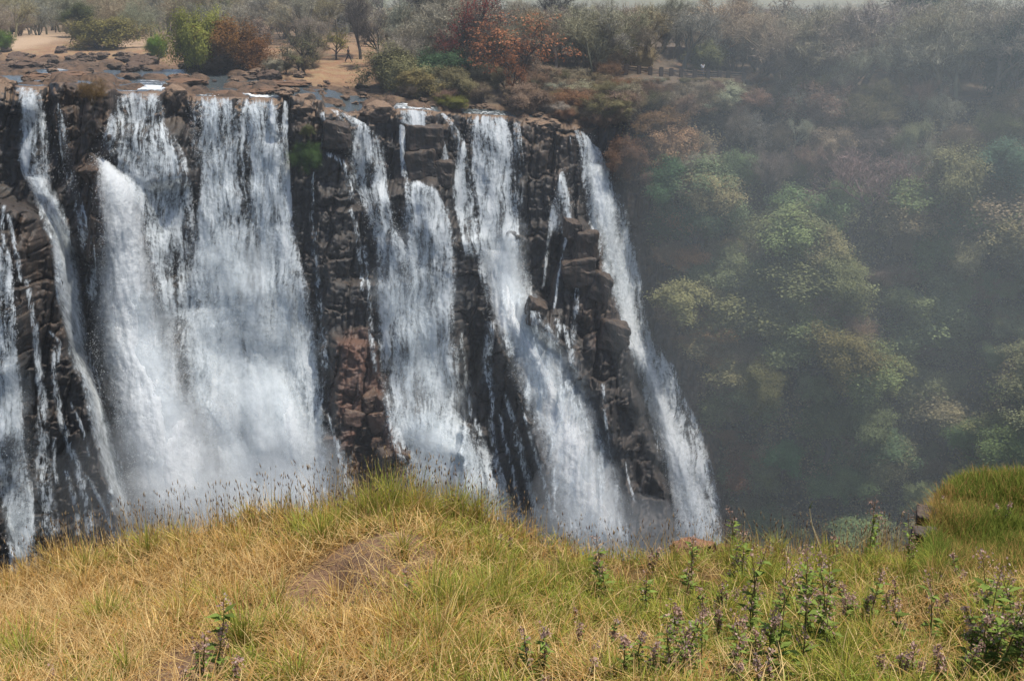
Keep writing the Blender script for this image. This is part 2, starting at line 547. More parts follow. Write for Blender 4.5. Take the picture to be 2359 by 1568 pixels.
def cliff_depth(px, py, A=None):
    A = CY_S if A is None else A
    px, py = np.asarray(px, float), np.asarray(py, float)
    fx = np.clip((px - CX[0]) / (CX[-1] - CX[0]) * (NX - 1), 0, NX - 1.001)
    l = lip_y(px)
    fy = np.clip((py - l) / (PYB - l) * (NY - 1), 0, NY - 1.001)
    i, j = fx.astype(int), fy.astype(int)
    a, b = fx - i, fy - j
    return (A[j, i] * (1 - a) + A[j, i + 1] * a) * (1 - b) + (A[j + 1, i] * (1 - a) + A[j + 1, i + 1] * a) * b


# gorge floor far below
gf = np.array([(-300, 20, -75), (300, 20, -75), (300, 260, -75), (-300, 260, -75)], float)
obj('gorge_floor', make_mesh('gorge_floor', gf, np.array([[0, 1, 2, 3]]), simple_mat('gorge_bed', (0.05, 0.055, 0.05), 0.7)), kind='structure')

# ------------------------------------------------------------------ THE PLATEAU behind the lip, out to the horizon
PNX, PNY = 620, 190
PXs = np.linspace(-380, 2740, PNX)


def plat_depth(px, py):
    px, py = np.broadcast_arrays(np.asarray(px, float), np.asarray(py, float))
    L, D = lip_y(px), np.interp(px, CX, CY[0]) if True else lip_Y(px)
    ys = np.stack([L + 0 * py, np.minimum(L - 20, 150) + 0 * py, 110 + 0 * py, 85 + 0 * py, 65 + 0 * py, 52 + 0 * py, 42 + 0 * py])
    Ds = np.stack([D + 0 * py, np.maximum(D + 16, 131) + 0 * py, np.maximum(D + 22, 146) + 0 * py, 195 + 0 * py, 310 + 0 * py, 800 + 0 * py, 3500 + 0 * py])
    out = np.array(Ds[0])
    for i in range(6):
        tt = np.clip((ys[i] - py) / (ys[i] - ys[i + 1]), 0, 1)
        out = out + (Ds[i + 1] - Ds[i]) * tt
    return out


px_g, s_g = np.meshgrid(PXs, np.linspace(0, 1, PNY))
L = lip_y(px_g)
py_g = L + (42 - L) * s_g
PD = plat_depth(px_g, py_g)
PV = at(px_g, py_g, PD)
bankx = [-400, 0, 200, 420, 600, 690, 800, 900, 1050, 1200, 1330, 1400, 2760]
banky = [128, 132, 140, 150, 176, 190, 205, 232, 246, 258, 280, 236, 250]
bank = np.interp(px_g, bankx, banky)
BED = sst(-14, 8, py_g - bank)
near = np.clip(1 - s_g * 1.1, 0, 1)
f1, f2, hh, dx, dy = voronoi(PV[..., 0] / 2.6, PV[..., 1] / 3.4, 3)
dz = BED * sst(0.0, 0.03, s_g) * (1.15 * hh[0] * np.sqrt(np.clip(1 - (f1 / 0.55) ** 2, 0, 1)) - 0.45 + 0.7 * fbm(PV[..., 0] * 0.6, PV[..., 1] * 0.6, 2)) + near * sst(0, 0.05, s_g) * 0.8 * fbm(PV[..., 0] * 0.15, PV[..., 1] * 0.15, 4)
PV[..., 2] += dz
sand = blur(inpoly(px_g, py_g, [(-400, 98), (-400, 68), (60, 66), (150, 74), (140, 92), (60, 112), (0, 118)]).astype(float), 4, 2) * 0.9
sand += 0.5 * blur(inpoly(px_g, py_g, [(240, 84), (420, 84), (420, 116), (240, 112)]).astype(float), 4, 2)
obj('ground', make_mesh('plateau', PV.reshape(-1, 3), gridfaces(PNY, PNX), M_PLATEAU, False,
                        {'bed': ('FLOAT', BED.ravel()), 'wood': ('FLOAT', (sst(840, 960, px_g) * (1 - BED) + 0.6 * sst(110, 80, py_g) * (1 - BED)).clip(0, 1).ravel()), 'sand': ('FLOAT', sand.ravel())}), kind='structure')


def plat(px, py):
    return at(px, py, plat_depth(px, py))


def plat_surf(px, py):
    """the point of the real ground surface under a layout position"""
    l = float(lip_y(px))
    fx, fy = (px + 380) / 3120 * (PNX - 1), (l - py) / (l - 42) * (PNY - 1)
    i, j = int(fx), int(fy)
    a, b = fx - i, fy - j
    return (PV[j, i] * (1 - a) + PV[j, i + 1] * a) * (1 - b) + (PV[j + 1, i] * (1 - a) + PV[j + 1, i + 1] * a) * b


# river: sheets of shallow water between the slabs, broken white where it runs
def river_material():
    t = NT('river_water')
    P = t.pos()
    n = t.noise(t.scl(P, (0.35, 0.8, 0.35)), 1.0, 6, 0.65, 0.4)
    n2 = t.noise(t.scl(P, (1.8, 3.2, 1.8)), 1.0, 5, 0.7)
    foam = t.mapr(t.math('ADD', t.math('SUBTRACT', t.attr('foam'), 0.02), t.math('ADD', t.math('MULTIPLY', t.math('SUBTRACT', n, 0.5), 1.6), t.math('MULTIPLY', t.math('SUBTRACT', n2, 0.5), 0.8))), 0.35, 0.7)
    c = t.mix(foam, (0.07, 0.085, 0.09), (0.8, 0.83, 0.84))
    return t.surf(principled(t, c, t.mapr(foam, 0, 1, 0.18, 0.7), 0.5, t.math('ADD', n, n2), 0.35, 0.15))


M_RIVER = river_material()
RNX, RNY = 420, 60
rx, rs = np.meshgrid(np.linspace(-200, 1340, RNX), np.linspace(0, 1, RNY))
rb = np.interp(rx, [-200, 0, 60, 160, 420, 640, 700, 800, 900, 1050, 1200, 1340], [165, 165, 158, 160, 160, 182, 192, 214, 236, 248, 258, 282])
ry = lip_y(rx) + 1.5 + (rb - lip_y(rx)) * rs
rD = plat_depth(rx, ry)
RV = at(rx, ry, rD)
RV[..., 2] += -0.02 + 0.08 * fbm(RV[..., 0] * 0.5, RV[..., 1] * 0.5, 1)
foam = np.zeros(rx.shape)
for poly, v in [
    ([(330, 172), (372, 176), (420, 196), (400, 215), (300, 205), (290, 182)], 0.36), ([(375, 155), (450, 158), (480, 180), (430, 182), (380, 172)], 0.42),
    ([(100, 150), (150, 160), (140, 190), (90, 180)], 0.5), ([(560, 180), (700, 188), (690, 205), (560, 200)], 0.4),
    ([(30, 185), (115, 185), (115, 210), (30, 210)], 0.3), ([(268, 200), (372, 200), (372, 220), (268, 220)], 0.3),
    ([(435, 212), (645, 216), (645, 232), (435, 230)], 0.45), ([(900, 236), (1000, 240), (1000, 262), (900, 262)], 0.6), ([(1075, 252), (1180, 256), (1180, 275), (1075, 272)], 0.5)]:
    foam += v * blur(inpoly(rx, ry, poly).astype(float), 5, 2)
RV[..., 2] += 0.22 * np.clip(foam, 0, 0.6) * sst(0, 0.25, rs)
obj('river', make_mesh('river', RV.reshape(-1, 3), gridfaces(RNY, RNX), M_RIVER, True, {'foam': ('FLOAT', foam.ravel())}), kind='structure')


def leaf_quads(C, size, rng, flat=0.0, aspect=0.6, cen=None):
    n = len(C)
    a = rng.normal(size=(n, 3))
    a[:, 2] *= 1 - flat
    a /= np.linalg.norm(a, axis=1)[:, None]
    b = rng.normal(size=(n, 3))
    b -= a * (a * b).sum(1)[:, None]
    b /= np.linalg.norm(b, axis=1)[:, None]
    if cen is not None:
        nrm = C - cen
        nrm = nrm / (np.linalg.norm(nrm, axis=1)[:, None] + 1e-6) + np.array([0, 0, 0.55]) + rng.normal(size=(n, 3)) * 0.42
        nrm /= np.linalg.norm(nrm, axis=1)[:, None]
        a = np.cross(nrm, rng.normal(size=(n, 3)))
        a /= np.linalg.norm(a, axis=1)[:, None]
        b = np.cross(nrm, a)
    s = size * rng.uniform(0.6, 1.4, n)[:, None]
    V = np.stack([C - a * s, C + b * s * aspect, C + a * s, C - b * s * aspect], 1).reshape(-1, 3)
    F = np.arange(n * 4).reshape(n, 4)
    return V, F


# ------------------------------------------------------------------ WATERFALLS
def sheet(rows, dens, off=0.45, bulge=0.5, step=4.0, wob=5.0, seed=0, top_fade=0.01, end_fade=0.06, edge_pow=1.0, lumps=0.5, smooth=0.0):
    """a sheet of falling water: rows are (left x, left y, right x, right y[, density]) down the fall"""
    R = np.array([list(r) + [dens] * (5 - len(r)) for r in rows], float)
    mid = (R[:, :2] + R[:, 2:4]) / 2
    arc = np.concatenate([[0], np.cumsum(np.hypot(*np.diff(mid, axis=0).T))])
    nv = max(8, int(arc[-1] / step))
    wmax = np.hypot(R[:, 2] - R[:, 0], R[:, 3] - R[:, 1]).max()
    nu = max(5, int(wmax / step))
    t = np.linspace(0, arc[-1], nv)
    Q = np.stack([np.interp(t, arc, R[:, i]) for i in range(5)], 1)
    Qs = blur(Q, 0, min(6, nv / 12))
    Qs[0], Qs[-1] = Q[0], Q[-1]
    u = np.linspace(0, 1, nu)
    U, T = np.meshgrid(u, t)
    px = Qs[:, 0:1] * (1 - U) + Qs[:, 2:3] * U
    py = Qs[:, 1:2] * (1 - U) + Qs[:, 3:4] * U
    w = (Qs[:, 2:3] - Qs[:, 0:1])
    px = px + wob * fbm(U * 3 + seed * 3.1, T / 60, seed, 3) * np.minimum(1, T / 40) * np.minimum(1, w / 30)
    py = np.maximum(py, lip_y(px) + 1.0)
    Y = cliff_depth(px, py)
    if smooth:
        Y = blur(Y, nu * smooth, nv * 0.03)
    edge = np.minimum(U, 1 - U) * 2
    n = fbm(px / 30, py / 90, seed + 1, 4) + 0.35 * fbm(px / 7, py / 26, seed + 3, 3)
    Y = Y - off - bulge * np.sqrt(np.clip(edge, 0, 1)) * np.minimum(1, T / 60) - lumps * n
    V = at(px, py, Y)
    sm = Y / FL
    flow = np.stack([(px - px.mean()) * sm + seed * 7.3, -T * sm.mean() + seed * 3.7, 0 * px + seed], -1)
    vf = T / arc[-1]
    e2 = edge ** edge_pow * np.minimum(1, vf / top_fade) * np.minimum(1, (1 - vf) / end_fade)
    d = np.repeat(Qs[:, 4:5], nu, 1)
    return V.reshape(-1, 3), gridfaces(nv, nu), {'flow': ('FLOAT_VECTOR', flow.reshape(-1, 3)), 'dens': ('FLOAT', d.ravel()), 'edge': ('FLOAT', e2.ravel())}


def ribbon(pts, w0, w1):
    P = np.array(pts, float)
    n = len(P)
    d = np.gradient(P, axis=0)
    d /= np.linalg.norm(d, axis=1)[:, None] + 1e-9
    nrm = np.stack([-d[:, 1], d[:, 0]], 1)
    w = np.linspace(w0, w1, n)[:, None] / 2
    a, b = P + nrm * w, P - nrm * w
    return [(a[i, 0], a[i, 1], b[i, 0], b[i, 1]) if a[i, 0] < b[i, 0] else (b[i, 0], b[i, 1], a[i, 0], a[i, 1]) for i in range(n)]


_seed = [0]
M_DROP = NT('droplets')
_d = M_DROP.n('ShaderNodeBsdfDiffuse')
_d.inputs['Color'].default_value = (0.9, 0.92, 0.93, 1)
_tl = M_DROP.n('ShaderNodeBsdfTranslucent')
_tl.inputs['Color'].default_value = (0.9, 0.92, 0.93, 1)
_mx = M_DROP.n('ShaderNodeMixShader')
_mx.inputs[0].default_value = 0.45
M_DROP.lk(_d.outputs[0], _mx.inputs[1])
M_DROP.lk(_tl.outputs[0], _mx.inputs[2])
M_DROP = M_DROP.surf(_mx.outputs[0])
DRNG = np.random.default_rng(77)


def waterfall(label, parts, group=None):
    """parts: (name, material, rows, density, kwargs)"""
    r = np.array(parts[0][2][0], float)
    c = at((r[0] + r[2]) / 2, (r[1] + r[3]) / 2, float(cliff_depth((r[0] + r[2]) / 2, (r[1] + r[3]) / 2)))
    root = obj('waterfall', None, None, c, label, 'waterfall', group)
    drops = []
    for nm, m, rows, dens, kw in parts:
        _seed[0] += 1
        V, F, A = sheet(rows, dens, seed=_seed[0], **kw)
        obj(nm, make_mesh(nm, V - c, F, m, True, A), root)
        if m in (M_FALL, M_PLUME) and nm in ('curtain', 'plume'):
            fl, ed = A['flow'][1], A['edge'][1]
            cl = fbm(fl[:, 0] * 0.8, fl[:, 1] * 0.35, _seed[0], 4)
            pr = np.clip(0.25 + 2.2 * cl, 0, 1) * np.clip(1.25 - ed, 0.3, 1) * (A['edge'][1] > 0.001)
            n = int(len(V) * 0.42)
            i = DRNG.choice(len(V), n, p=pr / pr.sum())
            C = V[i] + DRNG.normal(size=(n, 3)) * np.array([0.28, 0.2, 0.35])
            C[:, 1] -= np.abs(DRNG.normal(size=n)) * 0.35
            drops.append(C - c)
    if drops:
        C = np.concatenate(drops)
        V, F = leaf_quads(C, 0.03, DRNG, 0.0, 0.7)
        o = obj('droplets', make_mesh('droplets', V, F, M_DROP), root)
        o['kind'] = 'stuff'
    return root


VEIL = dict(smooth=0.12, off=1.3, bulge=0.8, step=7.0, lumps=0.7, end_fade=0.2, top_fade=0.15)
PLUME = dict(smooth=0.12, off=0.9, bulge=1.2, step=4.0, lumps=0.6, end_fade=0.1)
THIN = dict(off=0.22, bulge=0.15, step=3.0, wob=2.0, lumps=0.15)

waterfall('leftmost waterfall pouring over the lip beside the brown rock head', [
    ('curtain', M_FALL, [(35, 200, 70, 198), (36, 222, 106, 214), (34, 290, 112, 290), (40, 380, 118, 390), (60, 420, 120, 425)], 0.62, {}),
    ('spray', M_PLUME, [(45, 395, 112, 400), (70, 450, 150, 480), (100, 520, 182, 560), (115, 600, 196, 700), (135, 720, 215, 850), (190, 900, 262, 1000), (205, 1000, 300, 1150), (250, 1150, 330, 1270)], 0.62, PLUME),
    ('strand', M_FALL, [(52, 400, 104, 402), (80, 470, 150, 480), (112, 560, 178, 570), (128, 680, 190, 700), (150, 800, 214, 820), (196, 930, 250, 940), (222, 1080, 290, 1090), (262, 1200, 320, 1220)], 0.46, dict(off=0.8)),
])
waterfall('thin white trickle down the brown rock between two larger falls', [
    ('curtain', M_FALL, [(126, 238, 140, 236), (131, 300, 153, 300), (140, 370, 160, 380), (152, 430, 186, 440), (172, 500, 208, 520), (188, 580, 230, 600), (190, 680, 225, 700)], 0.5, {})])
waterfall('waterfall breaking left over stepped ledges into a thick white plume', [
    ('curtain', M_FALL, [(270, 212, 372, 210), (262, 250, 380, 250), (238, 288, 388, 290), (234, 320, 405, 325), (240, 360, 434, 360), (262, 410, 442, 420), (300, 460, 446, 480), (325, 530, 455, 570), (345, 620, 470, 650), (375, 740, 500, 760)], 0.66, dict(lumps=0.7)),
    ('plume', M_PLUME, [(220, 356, 240, 362), (217, 380, 300, 405), (221, 430, 330, 452), (222, 520, 352, 540), (212, 620, 376, 640), (206, 720, 402, 720), (213, 820, 432, 850), (238, 950, 484, 980), (262, 1080, 530, 1090), (288, 1230, 570, 1210)], 1.0, PLUME),
    ('spray', M_VEIL, [(200, 600, 420, 620), (190, 800, 470, 820), (220, 950, 560, 960), (250, 1100, 640, 1100), (270, 1290, 700, 1270)], 0.6, VEIL),
])
waterfall('widest waterfall, a broad pale curtain in the left half of the scene', [
    ('curtain', M_FALL, [(435, 222, 640, 226, .52), (438, 300, 652, 300, .55), (442, 400, 662, 400, .58), (440, 500, 672, 500, .62), (425, 600, 700, 610, .66), (415, 700, 724, 720, .7), (405, 800, 744, 820, .8), (425, 900, 758, 920, .92), (465, 1000, 764, 1010, 1.0), (495, 1100, 770, 1110, 1.05), (520, 1240, 775, 1220, 1.05)], 0.62, dict(lumps=0.6)),
    ('strand', M_FALL, [(560, 228, 640, 228), (568, 300, 652, 300), (572, 400, 662, 400), (580, 500, 672, 500), (600, 620, 700, 620), (622, 740, 722, 740), (640, 900, 748, 900), (645, 1100, 760, 1100), (640, 1240, 765, 1220)], 0.68, dict(off=0.9)),
    ('strand', M_FALL, [(462, 223, 535, 225), (470, 300, 542, 300), (462, 400, 540, 420), (450, 500, 545, 520), (440, 600, 560, 620), (420, 700, 560, 720)], 0.62, dict(off=0.8)),
    ('plume', M_PLUME, [(560, 800, 600, 800), (590, 860, 660, 870), (610, 950, 720, 960), (630, 1050, 745, 1050), (640, 1240, 765, 1220)], 0.75, PLUME),
    ('plume', M_PLUME, [(400, 700, 580, 690), (400, 800, 560, 790), (430, 900, 480, 900), (470, 1000, 570, 1010), (510, 1100, 640, 1090), (540, 1240, 680, 1230)], 0.55, PLUME),
    ('spray', M_VEIL, [(430, 480, 670, 480), (420, 650, 715, 650), (420, 850, 745, 850), (450, 1000, 760, 1000), (500, 1270, 770, 1250)], 0.62, VEIL),
])
waterfall('slim side stream beside the dark rock right of the widest waterfall', [
    ('curtain', M_FALL, [(653, 231, 664, 231), (648, 285, 665, 290), (640, 335, 666, 335), (645, 420, 670, 420), (655, 520, 678, 520)], 0.7, {})])
waterfall('waterfall sliding off a slanted brown ledge in the centre left', [
    ('curtain', M_FALL, [(758, 251, 772, 251), (785, 277, 845, 283), (797, 300, 885, 312), (800, 350, 893, 380), (812, 430, 906, 470), (836, 480, 920, 540), (866, 580, 965, 620), (868, 700, 990, 760), (873, 850, 1005, 850), (880, 940, 1030, 950), (905, 1020, 1050, 1040)], 0.62, dict(lumps=0.6)),
    ('spray', M_VEIL, [(830, 480, 1060, 500), (840, 700, 1080, 720), (850, 850, 1090, 860), (880, 1000, 1120, 990), (920, 1200, 1180, 1190)], 0.42, VEIL),
    ('strand', M_FALL, [(880, 640, 960, 640), (900, 760, 1000, 760), (900, 900, 1000, 900)], 0.5, dict(off=0.9)),
])
waterfall('stepped waterfall behind and below the square dark rock block', [
    ('curtain', M_FALL, [(915, 251, 990, 255), (920, 264, 990, 270), (922, 288, 985, 294)], 0.72, dict(end_fade=0.02)),
    ('strand', M_FALL, [(917, 285, 934, 288), (919, 340, 935, 345), (922, 410, 942, 418)], 0.75, dict(off=0.6)),
    ('strand', M_FALL, [(928, 410, 992, 420), (925, 440, 1036, 470), (923, 500, 1052, 520), (928, 560, 1054, 580), (940, 640, 1050, 660), (952, 740, 1050, 740), (962, 850, 1064, 850), (972, 930, 1072, 955), (985, 1010, 1095, 1030), (1000, 1080, 1110, 1100)], 0.68, dict(lumps=0.7)),
    ('spray', M_VEIL, [(900, 960, 1080, 980), (930, 1060, 1130, 1080), (960, 1240, 1180, 1240)], 0.6, VEIL),
    ('plume', M_FALL, [(880, 925, 1072, 955), (890, 970, 1110, 1000), (912, 1050, 1150, 1080), (950, 1130, 1186, 1145), (980, 1210, 1210, 1210)], 0.70, dict(lumps=0.9, top_fade=0.22)),
])
waterfall('curved stream running round the right side of the dark rock blocks', [
    ('curtain', M_FALL, [(1010, 259, 1022, 259), (1030, 280, 1056, 290), (1046, 320, 1076, 330), (1050, 370, 1086, 380), (1044, 410, 1092, 420), (1036, 455, 1096, 455), (1050, 510, 1104, 520), (1070, 600, 1112, 600)], 0.66, {}),
    ('strand', M_FALL, [(1014, 322, 1022, 322), (1016, 350, 1034, 352), (1012, 378, 1042, 382)], 0.6, THIN)])
waterfall('tall waterfall bending right into a bright plume in the centre', [
    ('curtain', M_FALL, [(1075, 263, 1170, 267), (1075, 300, 1178, 300), (1078, 380, 1190, 390), (1085, 470, 1200, 480), (1092, 560, 1210, 560), (1105, 640, 1228, 655), (1116, 720, 1222, 715)], 0.72, dict(lumps=0.7)),
    ('plume', M_PLUME, [(1100, 560, 1190, 570), (1112, 660, 1225, 670), (1120, 730, 1220, 715), (1150, 772, 1275, 805), (1180, 850, 1330, 890), (1214, 970, 1386, 985), (1250, 1100, 1428, 1100), (1284, 1230, 1470, 1250), (1294, 1330, 1490, 1330)], 1.15, dict(PLUME, bulge=1.3, lumps=1.1)),
    ('strand', M_FALL, [(1125, 640, 1225, 650), (1150, 780, 1290, 800), (1184, 860, 1330, 890), (1220, 975, 1384, 985), (1256, 1100, 1425, 1100), (1290, 1300, 1480, 1300)], 0.5, dict(PLUME, off=1.9, lumps=1.0, top_fade=0.2)),
    ('spray', M_VEIL, [(1090, 480, 1215, 480), (1115, 720, 1250, 720), (1165, 850, 1370, 870), (1210, 1000, 1440, 1000), (1250, 1320, 1540, 1300)], 0.6, VEIL),
    ('strand', M_FALL, [(1182, 281, 1198, 281), (1180, 330, 1203, 330), (1188, 400, 1208, 400), (1190, 480, 1205, 480)], 0.55, {}),
])
waterfall('small pointed cascade fanning out on the dark cliff', [
    ('curtain', M_FALL, [(1290, 394, 1299, 394), (1278, 440, 1312, 440), (1264, 490, 1322, 500), (1258, 540, 1318, 540)], 0.62, THIN),
    ('strand', M_TRICKLE, ribbon([(1270, 520), (1262, 560), (1256, 620), (1250, 670)], 14, 9), 0.55, THIN),
    ('strand', M_TRICKLE, ribbon([(1308, 520), (1300, 570), (1292, 600), (1282, 660), (1275, 720)], 12, 9), 0.62, THIN),
    ('strand', M_TRICKLE, ribbon([(1318, 380), (1312, 300)], 5, 4)[::-1], 0.4, THIN)])
waterfall('rightmost waterfall, a long narrow fall leaning right beside the wooded slope', [
    ('curtain', M_FALL, [(1316, 289, 1332, 291), (1322, 314, 1352, 312), (1334, 332, 1390, 350), (1337, 400, 1412, 400), (1342, 450, 1434, 450), (1360, 540, 1456, 530), (1390, 640, 1482, 640), (1418, 720, 1494, 760), (1456, 830, 1550, 850), (1480, 930, 1575, 930), (1512, 1040, 1624, 1020), (1530, 1120, 1645, 1110), (1556, 1240, 1676, 1240), (1570, 1320, 1690, 1320)], 0.68, dict(lumps=0.7)),
    ('plume', M_PLUME, [(1345, 360, 1390, 370), (1350, 450, 1420, 450), (1375, 560, 1440, 550), (1405, 670, 1462, 660), (1430, 740, 1480, 770), (1466, 840, 1520, 860), (1490, 940, 1550, 940), (1522, 1050, 1600, 1040), (1560, 1240, 1660, 1240), (1570, 1330, 1680, 1330)], 0.75, PLUME),
    ('strand', M_TRICKLE, ribbon([(1545, 830), (1562, 900), (1600, 970), (1625, 1040), (1640, 1120), (1660, 1200)], 16, 26), 0.6, THIN)])


def trickles(label, lines, dens=0.6):
    waterfall(label, [('strand', M_TRICKLE, ribbon(p, w0 * 1.15 + 4, w1 * 1.6 + 4), dens - 0.06, dict(THIN, wob=7.0)) for p, w0, w1 in lines])


waterfall('foaming stream at the left edge running down in front of the near rock rib', [
    ('curtain', M_FALL, [(-40, 560, 26, 570), (-40, 700, 40, 700), (-30, 850, 48, 850), (-20, 980, 58, 980), (-10, 1080, 70, 1080), (4, 1180, 84, 1180), (20, 1290, 92, 1290), (30, 1360, 100, 1360)], 0.66, dict(off=0.4)),
    ('spray', M_VEIL, [(-40, 800, 70, 800), (-30, 1000, 90, 1000), (10, 1330, 110, 1330)], 0.4, dict(VEIL, off=0.8))])
trickles('white rivulets threading down the near reddish rock rib on the left', [
    ([(18, 490), (32, 560), (46, 620), (44, 660)], 10, 8), ([(62, 640), (70, 700), (80, 760), (84, 830), (90, 900)], 14, 10),
    ([(84, 740), (86, 830), (96, 900), (100, 960), (96, 1010), (98, 1090), (112, 1180), (118, 1250)], 10, 34),
    ([(128, 790), (122, 860), (134, 930), (146, 990), (166, 1040), (190, 1110), (204, 1180), (216, 1250)], 8, 22),
    ([(158, 920), (180, 960), (196, 1010), (206, 1060)], 6, 6), ([(126, 1000), (124, 1060), (132, 1120)], 8, 6),
    ([(196, 1090), (220, 1130), (246, 1180), (262, 1240)], 7, 9), ([(100, 520), (130, 560), (140, 610)], 8, 6), ([(10, 470), (4, 520), (10, 580)], 9, 7),
    ([(112, 760), (140, 790), (132, 840)], 7, 5), ([(150, 1080), (176, 1160), (180, 1240)], 10, 14)], 0.62)
trickles('white rivulets spreading over the dark rib between two central falls', [
    ([(1132, 736), (1124, 800), (1120, 860), (1128, 900)], 26, 16), ([(1128, 880), (1136, 930), (1130, 980), (1140, 1040), (1156, 1110), (1166, 1180)], 9, 14),
    ([(1090, 960), (1112, 1010), (1122, 1060), (1130, 1120), (1144, 1190)], 10, 20), ([(1160, 900), (1180, 960), (1200, 1020), (1210, 1090), (1230, 1180), (1250, 1260)], 9, 14),
    ([(1180, 980), (1200, 1050), (1222, 1120), (1240, 1200), (1262, 1290)], 12, 16), ([(1150, 950), (1160, 1010), (1180, 1080), (1196, 1160), (1214, 1250)], 6, 12),
    ([(1074, 980), (1096, 1060), (1110, 1130)], 12, 26), ([(1200, 930), (1222, 1010), (1246, 1090), (1270, 1180), (1288, 1260)], 5, 10),
    ([(1060, 760), (1070, 840), (1078, 920), (1086, 970)], 9, 8)], 0.6)
trickles('white rivulets winding down the brown rock pillar beside the rightmost waterfall', [
    ([(1318, 600), (1326, 640), (1330, 690), (1322, 750), (1318, 810), (1326, 870)], 12, 8), ([(1280, 730), (1290, 760), (1278, 800), (1270, 840)], 12, 14),
    ([(1300, 745), (1310, 800), (1320, 850), (1334, 900)], 10, 8), ([(1388, 880), (1392, 950), (1400, 1010), (1412, 1080), (1430, 1150), (1446, 1200)], 6, 4),
    ([(1440, 1060), (1448, 1110), (1464, 1160)], 3, 3), ([(1328, 870), (1334, 930), (1348, 980)], 7, 12)], 0.6)
trickles('thin dripping trickle below the small leafy shrub on the dark cliff', [
    ([(722, 370), (720, 440), (716, 500), (722, 540)], 6, 7), ([(712, 538), (735, 538)], 5, 5), ([(722, 540), (726, 600), (730, 660), (738, 730), (744, 800), (748, 860)], 10, 18)], 0.52)
trickles('small stream slipping down the dark rock left of the slanted ledge', [
    ([(742, 256), (750, 290), (746, 330), (738, 352)], 12, 8), ([(745, 350), (780, 366), (796, 382), (806, 440), (812, 470)], 9, 14), ([(800, 470), (822, 520), (828, 600), (838, 680)], 9, 10), ([(838, 560), (848, 640), (852, 720), (858, 800), (866, 870)], 10, 8)], 0.58)
trickles('short cascade at the foot of the reddish blocks in the centre', [
    ([(772, 1010), (786, 1040), (796, 1100), (800, 1160)], 16, 26), ([(806, 1030), (812, 1090), (814, 1150)], 8, 8), ([(756, 950), (770, 1010), (784, 1060)], 6, 10)], 0.62)

# ------------------------------------------------------------------ ROCKS
def rock_mesh(name, seed, sub=4, sq=0.35, amp=0.28, mat=None, blocky=0.0):
    bm = bmesh.new()
    bmesh.ops.create_icosphere(bm, subdivisions=sub, radius=1.0)
    rnd = random.Random(seed)
    off = Vector((rnd.uniform(0, 50), rnd.uniform(0, 50), rnd.uniform(0, 50)))
    planes = []
    for _ in range(16):
        n = Vector((rnd.gauss(0, 1), rnd.gauss(0, 1), rnd.gauss(0, 1))).normalized()
        planes.append((n, rnd.uniform(0.62, 0.9)))
    for v in bm.verts:
        p = v.co.copy()
        if blocky:
            m = max(abs(p.x), abs(p.y), abs(p.z))
            p = p.lerp(p / m, blocky)
        for n, d in planes:
            s = p.dot(n) - d * (1 + 0.5 * blocky)
            if s > 0:
                p -= n * s * 0.9
        p += v.co * (amp * mnoise.fractal(v.co * 1.3 + off, 1.0, 2.0, 4) + 0.1 * amp * mnoise.noise(v.co * 7 + off))
        v.co = p
    me = bpy.data.meshes.new(name)
    bm.to_mesh(me)
    bm.free()
    me.materials.append(mat or M_BOULDER)
    return me


def block_mesh(name, seed, red_=0.12):
    """a jointed basalt block: a skewed box with chipped edges and fractured faces"""
    rnd = random.Random(seed)
    bm = bmesh.new()
    bmesh.ops.create_cube(bm, size=2.0)
    bmesh.ops.subdivide_edges(bm, edges=bm.edges[:], cuts=15, use_grid_fill=True)
    cor = {(i, j, k): Vector((rnd.uniform(-.22, .22), rnd.uniform(-.2, .2), rnd.uniform(-.2, .2))) for i in (0, 1) for j in (0, 1) for k in (0, 1)}
    off = Vector((rnd.uniform(0, 50), rnd.uniform(0, 50), rnd.uniform(0, 50)))
    for v in bm.verts:
        p = v.co.copy()
        q = (p + Vector((1, 1, 1))) / 2
        d = Vector((0, 0, 0))
        for (i, j, k), c in cor.items():
            d += c * ((q.x if i else 1 - q.x) * (q.y if j else 1 - q.y) * (q.z if k else 1 - q.z))
        l8 = (abs(p.x) ** 9 + abs(p.y) ** 9 + abs(p.z) ** 9) ** (1 / 9)
        p = p / max(l8, 0.3) * max(abs(p.x), abs(p.y), abs(p.z)) + d
        n = mnoise.cell_vector(v.co * 1.4 + off)
        p += v.co.normalized() * (0.09 * (n.x - 0.5) + 0.16 * mnoise.fractal(v.co * 1.1 + off, 1.0, 2.0, 5))
        v.co = p
    me = bpy.data.meshes.new(name)
    bm.to_mesh(me)
    bm.free()
    me.materials.append(M_ROCK)
    for nm, v in (('red', red_), ('dry', 0.2), ('tan', 0.4), ('veg', 0.0)):
        at_ = me.attributes.new(nm, 'FLOAT', 'POINT')
        at_.data.foreach_set('value', np.full(len(me.vertices), v, np.float32))
    return me


ROCKS = [rock_mesh('boulder', s) for s in range(6)]
BLOCKS = [block_mesh('rock_block', 20 + s) for s in range(5)]
RED_BLOCKS = [block_mesh('rock_block', 40 + s, 0.5) for s in range(4)]


def rock(me, px, py, Y, w, h, d, label, group=None, col=(1, 1, 1), rz=None, name='boulder', sink=0.25, rx=0.0, ry=0.0, mat=None):
    s = Y / FL
    o = obj(name, me, None, None, label, 'rock', group)
    p = at(px, py, Y)
    o.location = (p[0], p[1], p[2] + h * s * (0.5 - sink))
    o.scale = (w * s / 2, d * s / 2, h * s / 2)
    o.rotation_euler = (rx, ry, random.uniform(-0.5, 0.5) if rz is None else rz)
    o.color = tuple(col) + (1,)
    return o


def lipD(px, back=0.5):
    return float(cliff_depth(px, lip_y(px) + 4, CY)) + back


